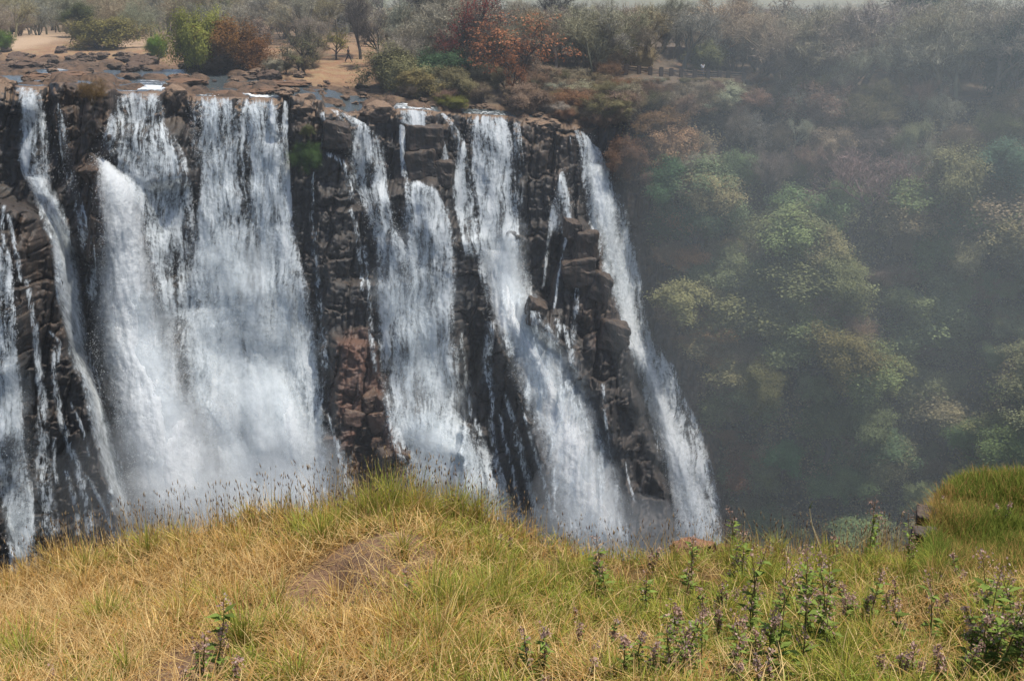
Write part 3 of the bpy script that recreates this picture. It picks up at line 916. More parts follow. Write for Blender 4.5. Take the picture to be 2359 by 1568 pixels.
for i, (px, py, w, h, label) in enumerate([
    (402, 226, 66, 62, 'large domed brown boulder on the lip between two big falls'),
    (384, 222, 40, 36, 'small brown boulder leaning on the large domed boulder at the lip'),
    (636, 268, 36, 70, 'brown rock head at the lip right end of the widest waterfall'),
    (700, 250, 74, 62, 'broad brown rock head at the lip right of the slim side stream'),
    (655, 214, 46, 26, 'dark rounded boulder sitting in the river above the slim side stream'),
    (15, 205, 60, 50, 'dark overhanging rock at the left edge of the river lip'),
    (870, 262, 84, 60, 'broad brown slab rock above the slanted ledge'),
    (1210, 284, 60, 30, 'flat brown slab at the lip right of the tall central waterfall'),
    (1255, 290, 80, 44, 'wide brown slab at the lip before the rightmost waterfall'),
]):
    rock(ROCKS[i % 6], px, py, lipD(px, 0.6), w, h, max(w, 60), label, sink=0.5)
for px, py, w, h, dd, ry_, label in [
    (976, 322, 88, 66, -1.6, 0.03, 'square dark rock block standing in front of the stepped waterfall'),
    (968, 386, 78, 72, -1.2, -0.08, 'lower dark rock block under the square block'),
    (1014, 402, 56, 64, -1.4, 0.1, 'wedge of dark rock right of the lower block'),
    (776, 312, 56, 62, -0.8, 0.08, 'dark rock block left of the slanted ledge waterfall'),
    (1346, 572, 62, 76, -1.0, 0.05, 'brown square block on top of the rock pillar'),
    (1334, 628, 80, 70, -0.8, -0.1, 'brown block in the upper part of the rock pillar'),
    (1232, 722, 46, 58, -0.8, 0.35, 'dark rounded rock jutting into the bright central plume'),
    (1412, 772, 70, 74, -0.6, 0.2, 'brown jutting block on the right side of the rock pillar'),
    (1380, 660, 50, 70, -0.4, 0.3, 'jagged brown block near the top right of the rock pillar'),
    (1316, 530, 34, 44, -0.4, 0.1, 'small rock at the very tip of the rock pillar'),
]:
    Y = float(cliff_depth(px, py)) + dd * 0.3 + 0.45
    rock(BLOCKS[len(label) % 5], px, py, Y, w, h, 60, label, None, (0.62, 0.55, 0.52), 0.15, 'rock_block', 0.5, 0, ry_)
# reddish blocks heaped at the foot of the central dark wall
bl = [(765, 1010, 40, 30), (930, 1050, 36, 30), (880, 1020, 40, 36), (845, 990, 36, 26), (860, 1060, 60, 30), (850, 920, 60, 50), (810, 960, 64, 52), (880, 970, 60, 60), (830, 1040, 100, 46), (900, 1050, 80, 50), (850, 1090, 110, 50), (800, 1080, 50, 40), (920, 1090, 70, 46)]
for i, (px, py, w, h) in enumerate(bl):
    rock(RED_BLOCKS[i % 4], px, py, float(cliff_depth(px, py)) + 0.35, w * 0.8, h * 0.75, 46, 'reddish broken rock block in the heap below the central dark wall', 'reddish blocks below the central dark wall',
         tuple(q * random.uniform(0.55, 1.0) for q in (1.2, 0.72, 0.56)), random.uniform(-.8, .8), 'rock_block', 0.5, random.uniform(-.3, .3), random.uniform(-.35, .35))
# boulders strewn along the river bed and bank
for i in range(190):
    px = random.uniform(-60, 1340)
    b, l = float(np.interp(px, bankx, banky)), float(lip_y(px))
    py = random.uniform(b - 14, b + (l - b) * random.choice((0.3, 0.7, 0.95)))
    w = random.uniform(10, 36) * (0.7 if px > 700 else 1)
    dk = random.uniform(0.35, 0.9)
    rock(ROCKS[i % 6], px, py, float(plat_depth(px, py)), w, w * random.uniform(0.4, 0.7), w * random.uniform(0.8, 1.4), 'brown boulder strewn along the river bed above the falls', 'boulders along the river bed', (dk, dk, dk), random.uniform(0, 6), sink=0.3)
for px, py, w, h, label in [
    (335, 155, 78, 44, 'large dark boulder on the bank below the small bright green shrub'), (60, 158, 80, 30, 'long dark boulder on the far left river bank'),
    (45, 135, 50, 24, 'dark boulder at the left bank behind the long boulder'), (115, 140, 40, 22, 'dark boulder on the bank right of the long one'), (300, 165, 46, 26, 'dark boulder left of the large bank boulder'),
    (620, 185, 60, 40, 'dark boulder at the foot of the orange bush'), (140, 122, 30, 22, 'small dark boulder below the sandy flat')]:
    rock(ROCKS[len(label) % 6], px, py, float(plat_depth(px, py)), w, h, w, label, None, (0.5, 0.48, 0.5), None, sink=0.35)
for i in range(9):
    px = random.uniform(40, 720)
    b, l = float(np.interp(px, bankx, banky)), float(lip_y(px))
    py = b + (l - b) * random.uniform(0.25, 0.97)
    w = random.uniform(40, 100)
    rock(ROCKS[i % 6], px, py, float(plat_depth(px, py)), w, random.uniform(12, 24), w * 1.0, 'flat brown slab of rock lying in the shallow river', 'flat slabs in the shallow river', (0.75, 0.64, 0.56), random.uniform(-.2, .2), 'flat_boulder', sink=0.35)

# ------------------------------------------------------------------ TREES
def prisms(S, sides=3):
    S = np.array(S, float)
    p0, p1, r0, r1 = S[:, 0:3], S[:, 3:6], S[:, 6], S[:, 7]
    d = p1 - p0
    d /= np.linalg.norm(d, axis=1)[:, None] + 1e-9
    ref = np.where(abs(d[:, 2:3]) < 0.9, np.array([[0, 0, 1.0]]), np.array([[1.0, 0, 0]]))
    a = np.cross(d, ref)
    a /= np.linalg.norm(a, axis=1)[:, None]
    b = np.cross(d, a)
    V, n = [], len(S)
    for p, r in ((p0, r0), (p1, r1)):
        for q in range(sides):
            t = 2 * math.pi * q / sides
            V.append(p + (a * math.cos(t) + b * math.sin(t)) * r[:, None])
    V = np.stack(V, 1).reshape(-1, 3)
    base = np.arange(n)[:, None] * 2 * sides
    F = np.concatenate([base + np.array([[q, (q + 1) % sides, sides + (q + 1) % sides, sides + q]]) for q in range(sides)], 0)
    return V, F


def grow(rng, levels, n_child, spread, len0, ratio, r0, up=0.3, start=0.35, trunks=1, tilt=0.12, wig=0.18):
    segs, tips, thick = [], [], []

    def branch(p, d, L, r, lv):
        nseg = 3 if lv < levels - 1 else 2
        pts = [np.array(p)]
        dd = np.array(d, float)
        for i in range(nseg):
            dd = dd + rng.normal(size=3) * wig + np.array([0, 0, up * 0.25])
            dd /= np.linalg.norm(dd)
            pts.append(pts[-1] + dd * L / nseg)
        rr = np.linspace(r, r * 0.55, nseg + 1)
        for i in range(nseg):
            (thick if lv < 2 else segs).append(np.concatenate([pts[i], pts[i + 1], [rr[i], rr[i + 1]]]))
        if lv >= levels:
            tips.append(pts[-1])
            tips.append(pts[-2])
            return
        nc = n_child[lv]
        for c in range(nc):
            f = start + (1 - start) * (c + rng.uniform(0.1, 1)) / nc if lv else start + (1 - start) * (c + rng.uniform(0.3, 1)) / nc
            f = min(f, 1.0) * nseg
            i = min(int(f), nseg - 1)
            q = pts[i] + (pts[i + 1] - pts[i]) * (f - i)
            az = rng.uniform(0, 2 * math.pi)
            ax = np.cross(dd, [math.cos(az), math.sin(az), 0.3])
            ax /= np.linalg.norm(ax) + 1e-9
            sp = spread * rng.uniform(0.6, 1.3)
            nd = dd * math.cos(sp) + ax * math.sin(sp)
            nd[2] += up * 0.5
            nd /= np.linalg.norm(nd)
            branch(q, nd, L * ratio * rng.uniform(0.75, 1.2), rr[i] * 0.6, lv + 1)

    for k in range(trunks):
        az = rng.uniform(0, 2 * math.pi)
        t = tilt * (1 if trunks == 1 else 3.2) * rng.uniform(0.5, 1.2)
        branch([0.02 * math.cos(az) * (trunks > 1), 0.02 * math.sin(az) * (trunks > 1), -0.03], [math.sin(t) * math.cos(az), math.sin(t) * math.sin(az), math.cos(t)], len0, r0, 0)
    return np.array(thick), np.array(segs), np.array(tips)


def norm_tree(thick, segs, tips):
    allp = np.concatenate([tips, thick[:, 3:6]])
    h = allp[:, 2].max()
    for a in (thick, segs):
        if len(a):
            a[:, :6] /= h
            a[:, 6:] /= h
    tips /= h
    return thick, segs, tips


def proto(kind, seed):
    rng = np.random.default_rng(seed)
    if kind == 'bare':
        th, sg, tp = norm_tree(*grow(rng, 4, [6, 5, 5, 4], 0.62, 0.42, 0.62, 0.022, 0.35, 0.4))
        fz, fs = 9, 0.0
    elif kind == 'bare_wide':
        th, sg, tp = norm_tree(*grow(rng, 4, [6, 5, 5, 4], 0.75, 0.36, 0.66, 0.020, 0.2, 0.3, trunks=2))
    elif kind == 'thicket':
        th, sg, tp = norm_tree(*grow(rng, 3, [6, 5, 5], 0.6, 0.45, 0.6, 0.010, 0.3, 0.15, trunks=6, tilt=0.14))
    elif kind in ('leafy', 'sparse'):
        th, sg, tp = norm_tree(*grow(rng, 3, [7, 6, 5], 0.8, 0.42, 0.6, 0.024, 0.25, 0.35))
    elif kind == 'flat':
        th, sg, tp = norm_tree(*grow(rng, 3, [6, 6, 5], 0.95, 0.5, 0.62, 0.024, 0.05, 0.5, trunks=1))
    elif kind == 'bush':
        th, sg, tp = norm_tree(*grow(rng, 3, [6, 5, 4], 0.75, 0.42, 0.62, 0.014, 0.15, 0.1, trunks=5, tilt=0.2))
    bark = M_BARK
    out = []
    if kind in ('bare', 'bare_wide', 'thicket'):
        V1, F1 = prisms(th, 5)
        tm = make_mesh('trunk', V1, F1, M_TWIG, True, {'lv': ('FLOAT', np.full(len(V1), 0.05))})
        sg[:, 6:] = np.maximum(sg[:, 6:], 0.0018)
        V2, F2 = prisms(sg, 3)
        # fine twigs off the ends
        n = 2 if kind != 'thicket' else 5
        C = np.repeat(tp, n, 0) + rng.normal(size=(len(tp) * n, 3)) * 0.02
        d = rng.normal(size=C.shape) + np.array([0, 0, 0.5])
        d /= np.linalg.norm(d, axis=1)[:, None]
        ln = rng.uniform(0.04, 0.10, len(C))[:, None]
        sd = np.cross(d, rng.normal(size=C.shape))
        sd /= np.linalg.norm(sd, axis=1)[:, None]
        V3 = np.stack([C - sd * 0.0016, C + sd * 0.0016, C + d * ln], 1).reshape(-1, 3)
        F3 = np.arange(len(V3)).reshape(-1, 3) + len(V2)
        lv = np.concatenate([np.full(len(V2), 0.12), np.repeat(rng.uniform(0.3, 1, len(C)), 3)])
        cm = make_mesh('crown', np.concatenate([V2, V3]), [F2, F3], M_TWIG, False, {'lv': ('FLOAT', lv)})
    else:
        S = np.concatenate([th, sg])
        V1, F1 = prisms(S, 5)
        tm = make_mesh('trunk', V1, F1, bark, True)
        n = {'leafy': 62, 'sparse': 8, 'flat': 10, 'bush': 30}[kind]
        keep = tp[rng.random(len(tp)) < (0.85 if kind != 'sparse' else 0.7)]
        rad_ = {'leafy': 0.055, 'sparse': 0.035, 'flat': 0.035, 'bush': 0.055}[kind]
        off = rng.normal(size=(len(keep) * n, 3)) * rad_
        if kind == 'flat':
            off[:, 2] *= 0.4
        C = np.repeat(keep, n, 0) + off
        V2, F2 = leaf_quads(C, {'leafy': 0.0125, 'sparse': 0.013, 'flat': 0.014, 'bush': 0.0165}[kind], rng, 0.4, 0.6, np.repeat(keep, n, 0) * 0.75 + tp.mean(0) * 0.25 - np.array([0, 0, 0.02]))
        clump = np.repeat(rng.uniform(-0.25, 0.25, len(keep)), n)
        lv = np.clip(np.repeat(rng.uniform(0.36, 0.64, len(C)) + clump, 4), 0, 1)
        cm = make_mesh('crown', V2, F2, M_LEAF, False, {'lv': ('FLOAT', lv)})
    # measured width
    w = max(1e-3, np.percentile(abs(tp[:, 0]), 95) + np.percentile(abs(tp[:, 1]), 95))
    return tm, cm, w


PROTO = {k: [proto(k, 100 + 10 * j + i) for i in range(n)] for j, (k, n) in enumerate((('bare', 4), ('bare_wide', 2), ('thicket', 3), ('leafy', 3), ('sparse', 3), ('flat', 2), ('bush', 4)))}
TREE_NAME = {'bare': 'bare_tree', 'bare_wide': 'bare_tree', 'thicket': 'thicket_bush', 'leafy': 'leafy_tree', 'sparse': 'sparse_tree', 'flat': 'flat_topped_tree', 'bush': 'leafy_bush'}


def tree(kind, px, py, hpx, wpx, Y, col, label, group=None, lean=0.0, var=0.15):
    """base at (px, py) and depth Y; height and crown width in layout units"""
    tm, cm, w = random.choice(PROTO[kind])
    s = Y / FL
    p = at(px, py, Y)
    root = obj(TREE_NAME[kind], None, None, p, label, 'bush' if kind in ('bush', 'thicket') else 'tree', group)
    H = hpx * s
    W = wpx * s / w
    W = min(max(W, (0.45 if kind == 'bush' else 0.62) * H), 2.2 * H)
    root.scale = (W, W, H)
    root.rotation_euler = (random.uniform(-.06, .06), lean + random.uniform(-.06, .06), random.uniform(0, 6.28))
    k = 1 + random.uniform(-var, var)
    c = tuple(min(1, q * k * (1 + random.uniform(-0.08, 0.08))) for q in col) + (1,)
    for nm, me in (('trunk', tm), ('crown', cm)):
        o = obj(nm, me, root)
        o.color = c
    return root


GREY = (0.33, 0.305, 0.23)
TAN = (0.39, 0.32, 0.205)
OLIVE = (0.19, 0.18, 0.085)
GREEN = (0.06, 0.095, 0.032)
DKGREEN = (0.035, 0.065, 0.03)
YGREEN = (0.27, 0.28, 0.065)
RUST = (0.27, 0.125, 0.045)
BROWN = (0.29, 0.21, 0.14)
RED = (0.26, 0.08, 0.06)


def on_plat(kind, px, py, h, w, col, label, group=None, **kw):
    return tree(kind, px, py, h, w, float(plat_depth(px, py)), col, label, group, **kw)


def on_slope(kind, px, py, h, w, col, label, group=None, out=0.0, **kw):
    return tree(kind, px, py, h, w, float(cliff_depth(px, py)) - out, col, label, group, **kw)


# trees and bushes one can tell apart, on the plateau
for a in [
    ('bush', 462, 166, 145, 84, YGREEN, 'tall yellow-green bush on the river bank left of the orange bush'),
    ('bush', 486, 160, 140, 66, YGREEN, 'yellow-green bush leaning against the orange bush'),
    ('bush', 540, 162, 116, 110, RUST, 'rust orange bush on the river bank above the widest waterfall'),
    ('bush', 562, 166, 80, 80, (0.2, 0.09, 0.04), 'low rust brown bush at the foot of the orange bush'),
    ('bush', 500, 170, 44, 120, (0.03, 0.028, 0.02), 'added dark bush standing in for the shade beneath the orange bush'),  # near-black bush added to paint the shade under the orange bush
    ('bush', 230, 112, 70, 120, (0.23, 0.21, 0.07), 'round olive bush beside the sandy flat'),
    ('leafy', 188, 86, 72, 72, (0.075, 0.09, 0.035), 'round-crowned dark green tree behind the olive bush'),
    ('bush', 360, 134, 50, 40, (0.17, 0.24, 0.03), 'small bright green shrub in front of the person in light blue'),
    ('bush', 2, 118, 46, 40, (0.12, 0.2, 0.03), 'bright green shrub at the left edge of the frame'),
    ('sparse', 160, 100, 40, 40, (0.14, 0.15, 0.06), 'small thin green shrub beside the sandy flat'),
    ('bare', 60, 66, 80, 60, (0.10, 0.08, 0.07), 'dark leafless tree at the back of the sandy flat'),
    ('bare', 128, 76, 86, 44, (0.11, 0.09, 0.08), 'slim dark leafless tree behind the sandy flat'),
    ('bare_wide', 705, 92, 135, 170, (0.13, 0.115, 0.10), 'large leafless tree with spreading grey boughs right of the orange bush'),
    ('sparse', 700, 172, 110, 90, (0.16, 0.15, 0.085), 'pale olive sparse tree on the slope right of the orange bush'),
    ('sparse', 775, 140, 75, 60, (0.24, 0.22, 0.05), 'small yellow-leaved tree beside the walking person in dark clothes'),
    ('bare', 830, 138, 150, 120, (0.12, 0.10, 0.09), 'leafless grey tree right of the walking person'),
    ('bare', 880, 150, 120, 90, (0.12, 0.10, 0.09), 'leaning leafless tree with crooked trunk above the olive bushes'),
    ('bare_wide', 1030, 128, 180, 190, (0.085, 0.075, 0.065), 'big leafless dark-trunked tree left of the red leaves'),
    ('sparse', 1050, 190, 120, 64, RED, 'narrow tree with crimson leaves among leafless trees'),
    ('sparse', 1086, 190, 205, 95, (0.29, 0.075, 0.06), 'second crimson-leaved tree reaching the top of the frame'),
    ('flat', 1214, 232, 195, 180, (0.36, 0.15, 0.08), 'wide forked tree with orange-red leaves above the tall central waterfall'),
    ('sparse', 1185, 232, 110, 74, (0.32, 0.12, 0.06), 'lower orange-leaved tree leaning at the foot of the forked orange tree'),
    ('sparse', 1250, 140, 110, 90, (0.3, 0.11, 0.04), 'orange-leaved tree behind the forked orange tree'),
    ('bare', 1262, 130, 150, 120, (0.10, 0.09, 0.08), 'tall dark leafless tree rising behind the orange tree'),
    ('bush', 1015, 200, 84, 110, (0.07, 0.125, 0.06), 'deep green bush on the bank below the big leafless tree'),
    ('bush', 912, 205, 105, 110, (0.23, 0.215, 0.10), 'olive bush on the bank left of the deep green bush'),
    ('bush', 960, 218, 60, 90, (0.25, 0.23, 0.09), 'yellowish olive bush at the water edge below the deep green bush'),
    ('bush', 1060, 230, 70, 110, (0.21, 0.185, 0.10), 'dull olive bush right of the deep green bush'),
    ('bush', 1045, 250, 30, 90, (0.2, 0.2, 0.05), 'low yellow-green shrub at the river edge'),
    ('bush', 1400, 130, 80, 120, (0.13, 0.14, 0.05), 'olive green flat bush above the wooden fence'),
    ('bush', 1585, 100, 44, 70, (0.05, 0.13, 0.05), 'bright green crown among grey trees above the fence'),
    ('bare', 1640, 120, 140, 140, (0.26, 0.17, 0.10), 'tan feathery leafless tree rising above the fence'),
    ('sparse', 1690, 95, 50, 46, (0.36, 0.2, 0.06), 'small golden-leaved tree right of the tan feathery tree'),
    ('sparse', 1860, 150, 160, 150, (0.2, 0.18, 0.115), 'tall pale olive tree standing against the sky'),
    ('bare', 1962, 175, 150, 80, (0.11, 0.11, 0.115), 'slender bare tree standing alone against the sky'),
    ('leafy', 2060, 130, 180, 170, (0.03, 0.055, 0.03), 'tall dark green tree against the sky at the upper right'),
    ('leafy', 2120, 120, 170, 120, (0.03, 0.05, 0.03), 'second dark green crown at the upper right'),
    ('bare', 2062, 190, 170, 150, (0.26, 0.19, 0.12), 'tan feathery tree in front of the dark green tree'),
    ('bare_wide', 2225, 180, 200, 170, (0.16, 0.13, 0.10), 'large spreading brown leafless tree at the upper right'),
    ('leafy', 2335, 330, 290, 150, (0.045, 0.085, 0.055), 'tall tree with long bare trunk and green crown at the right edge'),
    ('bare', 1740, 208, 105, 70, (0.25, 0.22, 0.19), 'crooked pale dead tree at the right end of the fence'),
]:
    on_plat(*a[:6], a[6]) if a[0] != 'leafy' or a[1] < 2300 else on_slope(*a[:6], a[6])

# general woodland behind the river: placed one by one, rows from back to front
G1 = 'leafless trees of the woodland behind the falls'
for i in range(270):
    px = -40 + 2440 * ((i * 0.61803) % 1)
    fx = min(1, max(0, (px - 350) / 500))
    y0 = 62 + 14 * fx
    y1 = 92 + 30 * fx + (75 if px > 1420 else (60 if px > 820 else 0))
    if px > 1400:
        y1 = lip_y(px) + 2
    py = y0 + (y1 - y0) * random.random() ** (0.9 if px > 1400 else 1.3)
    kind = random.choice(('bare', 'bare', 'bare_wide', 'bare', 'thicket'))
    h = random.uniform(80, 140) * (0.85 + 0.3 * fx)
    if kind == 'thicket':
        h *= 0.7
    if px > 860:
        h = max(30, py - random.uniform(14, 80)) if random.random() < 0.85 else py - random.uniform(0, 20)
    else:
        h = max(h, py - random.uniform(-10, 45))
    if 1395 < px < 1725 and py > 172:
        continue
    if 740 < px < 862 and py > 100 or 330 < px < 420 and py > 96:
        continue
    c = random.choice((GREY, GREY, TAN, (0.35, 0.30, 0.215), (0.30, 0.285, 0.21)))
    on_plat(kind, px, py, h, h * random.uniform(0.8, 1.2), c, 'grey-brown leafless tree in the woodland behind the falls' if kind != 'thicket' else 'grey-brown leafless bush in the woodland behind the falls', G1 if kind != 'thicket' else 'leafless bushes of the woodland behind the falls')
for i in range(60):
    px = -20 + 2400 * ((i * 0.7548) % 1)
    fx = min(1, max(0, (px - 350) / 500))
    py = random.uniform(70, 92 + 30 * fx + (50 if px > 820 else 0))
    h = random.uniform(40, 85)
    on_plat(random.choice(('sparse', 'bush', 'sparse')), px, py, h, h * 1.1, random.choice((OLIVE, (0.24, 0.21, 0.13), (0.2, 0.19, 0.1), TAN)), 'dull olive half-bare tree among the leafless woodland', 'olive trees among the leafless woodland')
for i in range(26):
    px = 870 + 58 * i + random.uniform(-20, 20)
    py = random.uniform(100, 150) if px < 1400 else random.uniform(120, 165)
    on_plat(random.choice(('bare', 'bare', 'bare_wide', 'sparse')), px, py, py - random.choice((-15, 0, 8, 15, 25, 38)), random.uniform(80, 150), random.choice((GREY, (0.2, 0.185, 0.16), TAN, (0.24, 0.225, 0.15))), 'tall thin tree whose bare crown reaches up to the pale sky', 'tall bare trees along the skyline')
# scrub along the bank and the rim right of the falls
for i in range(60):
    px = random.uniform(640, 1420)
    b = float(np.interp(px, bankx, banky))
    py = b - random.uniform(0, 1) * (b - 125) * 0.9
    if 735 < px < 868:
        continue
    h = random.uniform(28, 62)
    on_plat(random.choice(('thicket', 'bush', 'thicket', 'sparse')), px, py, h, h * 1.3, random.choice((BROWN, GREY, OLIVE, (0.24, 0.19, 0.125))), 'scrubby brown bush on the bank right of the sandy slope', 'scrub on the bank behind the river')

for i in range(46):
    px = random.uniform(1270, 1760)
    l = float(lip_y(px))
    py = l - random.uniform(2, 70 if px < 1400 else 12) * (1 if px < 1390 else 0.5)
    h = random.uniform(26, 52)
    if 1395 < px < 1735 and py - h * 1.1 < 178:
        h = max(8, (py - 178) / 1.1)
    on_plat(random.choice(('thicket', 'bush', 'thicket')), px, py, h, h * 1.5 + 14, random.choice((BROWN, GREY, (0.2, 0.17, 0.09), (0.24, 0.19, 0.125), (0.26, 0.15, 0.085))), 'low brown scrub bush along the rim between the falls and the fence', 'scrub along the rim by the fence')
for i in range(44):
    px = random.uniform(1385, 1800)
    l = float(lip_y(px))
    py = l + random.uniform(14, 70)
    h = min(random.uniform(34, 60), (py - 186) * 0.95)
    if h < 12:
        continue
    on_slope(random.choice(('thicket', 'bush', 'thicket', 'sparse')), px, py, h, h * 1.5, random.choice((BROWN, GREY, (0.2, 0.17, 0.09), (0.24, 0.19, 0.125), (0.2, 0.13, 0.09))), 'brown scrub bush hanging over the brow below the fence', 'scrub on the brow below the fence', out=0.3)
# the wooded slope of the gorge on the right
named = [
    ('leafy', 1560, 470, 110, 110, (0.05, 0.085, 0.04), 'dark green tree clinging to the cliff left of the pale-topped one'),
    ('leafy', 1665, 480, 130, 160, (0.075, 0.11, 0.05), 'broad green tree with lit crown clinging to the upper cliff'),
    ('bush', 1600, 560, 130, 150, (0.045, 0.07, 0.035), 'dark green tangle hanging below the broad green tree'),
    ('leafy', 1660, 760, 120, 120, (0.075, 0.105, 0.055), 'grey-green crown left of the big olive trees on the slope'),
    ('leafy', 1760, 770, 105, 120, (0.12, 0.125, 0.05), 'small olive crown at the top left of the big olive trees'),
    ('leafy', 1855, 900, 175, 230, (0.115, 0.115, 0.045), 'largest olive-topped tree in the middle of the wooded slope'),
    ('leafy', 1750, 960, 150, 150, (0.095, 0.105, 0.045), 'olive tree left below the largest olive-topped tree'),
    ('leafy', 1900, 1060, 150, 170, (0.08, 0.095, 0.045), 'green tree below the largest olive-topped tree'),
    ('leafy', 2050, 910, 110, 130, (0.12, 0.125, 0.05), 'olive crown right of the largest olive-topped tree'),
    ('leafy', 1800, 1100, 110, 90, (0.06, 0.115, 0.05), 'small bright green tree low on the slope'),
    ('leafy', 2010, 1080, 110, 150, (0.06, 0.095, 0.05), 'dark green tree at the shaded foot of the slope'),
    ('leafy', 2180, 780, 150, 170, (0.06, 0.095, 0.055), 'green tree beside the dark hollow on the slope'),
    ('leafy', 2145, 380, 100, 110, (0.09, 0.11, 0.055), 'rounded olive green tree high on the right slope'),
    ('leafy', 2275, 470, 150, 140, (0.055, 0.095, 0.06), 'blue-green tree high on the right slope'),
    ('leafy', 2210, 560, 70, 70, (0.1, 0.15, 0.09), 'pale green little tree in the dark hollow'),
    ('leafy', 2280, 1090, 130, 150, (0.09, 0.14, 0.055), 'light green tree at the lower right behind the grassy mound'),
    ('leafy', 2350, 1130, 160, 150, (0.10, 0.13, 0.05), 'olive green tree at the right edge behind the grassy mound'),
    ('leafy', 2210, 1150, 90, 90, (0.08, 0.12, 0.06), 'small green tree left of the light green tree by the mound'),
    ('leafy', 2130, 1200, 60, 60, (0.08, 0.12, 0.07), 'grey-green shrub just above the rock outcrop of the mound'),
    ('bare_wide', 2010, 520, 190, 260, (0.17, 0.14, 0.11), 'broad brown leafless thicket tree on the upper right slope'),
    ('bare', 1825, 350, 80, 70, (0.34, 0.28, 0.19), 'bleached dead branches standing out on the upper slope'),
    ('bush', 1500, 320, 70, 100, (0.21, 0.115, 0.065), 'russet leafed bush on the rim right of the rightmost waterfall'),
    ('bush', 1545, 380, 90, 110, (0.19, 0.125, 0.08), 'russet brown bush hanging below the rim'),
    ('bush', 1440, 400, 90, 80, (0.18, 0.105, 0.065), 'rust brown bush beside the top of the rightmost waterfall'),
    ('bush', 1720, 1160, 150, 130, (0.16, 0.085, 0.05), 'reddish brown bush low beside the rightmost waterfall'),
]
for a in named:
    a = a[:5] + (tuple(min(0.5, q * f_) for q, f_ in zip(a[5], (1.8, 1.7, 1.7) if a[5][1] > 0.6 * a[5][0] else (1.0, 1.0, 1.0))),) + a[6:]
    on_slope(*a, out=1.2)
NU = 110000
ur = np.random.default_rng(21)
ux = ur.uniform(1400, 2510, NU)
ul = lip_y(ux)
uy = ul + 4 + (1420 - ul) * ur.random(NU)
ucl = fbm(ux / 34, uy / 34, 2, 4)
ok = (ux > 1440 + np.maximum(0, uy - 330) * 0.30 + 120 * ucl) & (ur.random(NU) < 0.55 + 1.6 * ucl) & ~((ux < 1735) & (uy < 204))
ux, uy, ucl = ux[ok], uy[ok], ucl[ok]
UC = at(ux, uy, cliff_depth(ux, uy) - np.abs(ur.normal(size=len(ux))) * 0.7 - 0.8 * np.clip(ucl + 0.1, 0, 1))
UV_, UF = leaf_quads(UC, 0.12, ur, 0.3, 0.6, UC + np.array([0, 1.0, -0.5]))
uw = np.clip(0.5 + 1.6 * fbm(ux / 60, uy / 60, 5, 3) + ur.normal(size=len(ux)) * 0.25, 0, 1)[:, None]
uc = np.array([0.24, 0.19, 0.11]) * (1 - uw) + np.array([0.10, 0.125, 0.055]) * uw
up_ = sst(560, 260, uy)[:, None]
uc = uc * 1.45
uc = (uc * (1 - 0.6 * up_) + np.array([0.27, 0.215, 0.14]) * 0.6 * up_) * ur.uniform(0.6, 1.25, (len(ux), 1))
obj('undergrowth', make_mesh('undergrowth', UV_, UF, M_GRASS, False, {'col': ('FLOAT_COLOR', np.repeat(uc, 4, 0))}), kind='stuff', label='tangled olive and brown undergrowth covering the steep gorge slope', cat='undergrowth')
for i in range(26):
    py = random.uniform(480, 1250)
    px = 1440 + max(0, py - 330) * 0.27 + random.uniform(20, 110)
    h = random.uniform(34, 74)
    on_slope(random.choice(('thicket', 'bush', 'bush')), px, py, h, h * 1.4, random.choice(((0.34, 0.21, 0.12), (0.38, 0.22, 0.11), (0.30, 0.22, 0.12))), 'rusty brown bush on the rocks just right of the rightmost waterfall', 'rusty bushes beside the rightmost waterfall', out=0.3)
GS = 'leafy trees of the wooded gorge slope'
cnt = 0
while cnt < 230:
    px, py = random.uniform(1440, 2440), random.uniform(230, 1330)
    if px < 1500 + max(0, (py - 500)) * 0.28 or (px < 1480 and py > 420):
        continue
    cnt += 1
    g = random.random()
    upper = py < 480
    if upper:
        kind = random.choice(('thicket', 'bare', 'thicket', 'bush', 'bare_wide'))
        col = random.choice((GREY, BROWN, (0.2, 0.165, 0.125), OLIVE, BROWN))
    else:
        kind = random.choice(('leafy', 'leafy', 'leafy', 'leafy', 'bush', 'sparse', 'leafy', 'thicket'))
        col = random.choice(((0.22, 0.25, 0.115), (0.27, 0.26, 0.13), (0.185, 0.235, 0.11), (0.29, 0.255, 0.145), (0.22, 0.245, 0.12))) if kind != 'thicket' else BROWN
    h = random.uniform(70, 180) if kind == 'leafy' else random.uniform(50, 110)
    if py - h < 196 and 1395 < px < 1735:
        continue
    on_slope(kind, px, py, h, h * random.uniform(0.85, 1.35), col,
             {'thicket': 'brown leafless bush on the steep gorge slope', 'bare': 'leafless tree on the upper gorge slope', 'bare_wide': 'leafless tree on the upper gorge slope'}.get(kind, 'dull green tree among the mass on the gorge slope'),
             {'thicket': 'leafless bushes of the gorge slope', 'bare': 'leafless trees of the upper gorge slope', 'bare_wide': 'leafless trees of the upper gorge slope'}.get(kind, GS), out=0.5)
# the little shrub growing out of the dark cliff
on_slope('bush', 714, 388, 64, 52, (0.075, 0.14, 0.045), 'small green shrub growing out of the dark cliff', out=1.2)
on_slope('bush', 708, 312, 26, 24, (0.14, 0.15, 0.05), 'tiny yellowish plant on the dark cliff above the green shrub', out=1.0)
on_slope('thicket', 212, 240, 60, 70, (0.22, 0.14, 0.06), 'dry brown grass tussock on the brow of the brown rock mass', out=0.6)

# ------------------------------------------------------------------ FENCE on the rim
M_WOOD = simple_mat('fence_timber', (0.115, 0.085, 0.065), 0.9, 0.35, 4)
M_RAIL = simple_mat('fence_rail', (0.26, 0.19, 0.13), 0.9, 0.3, 4)


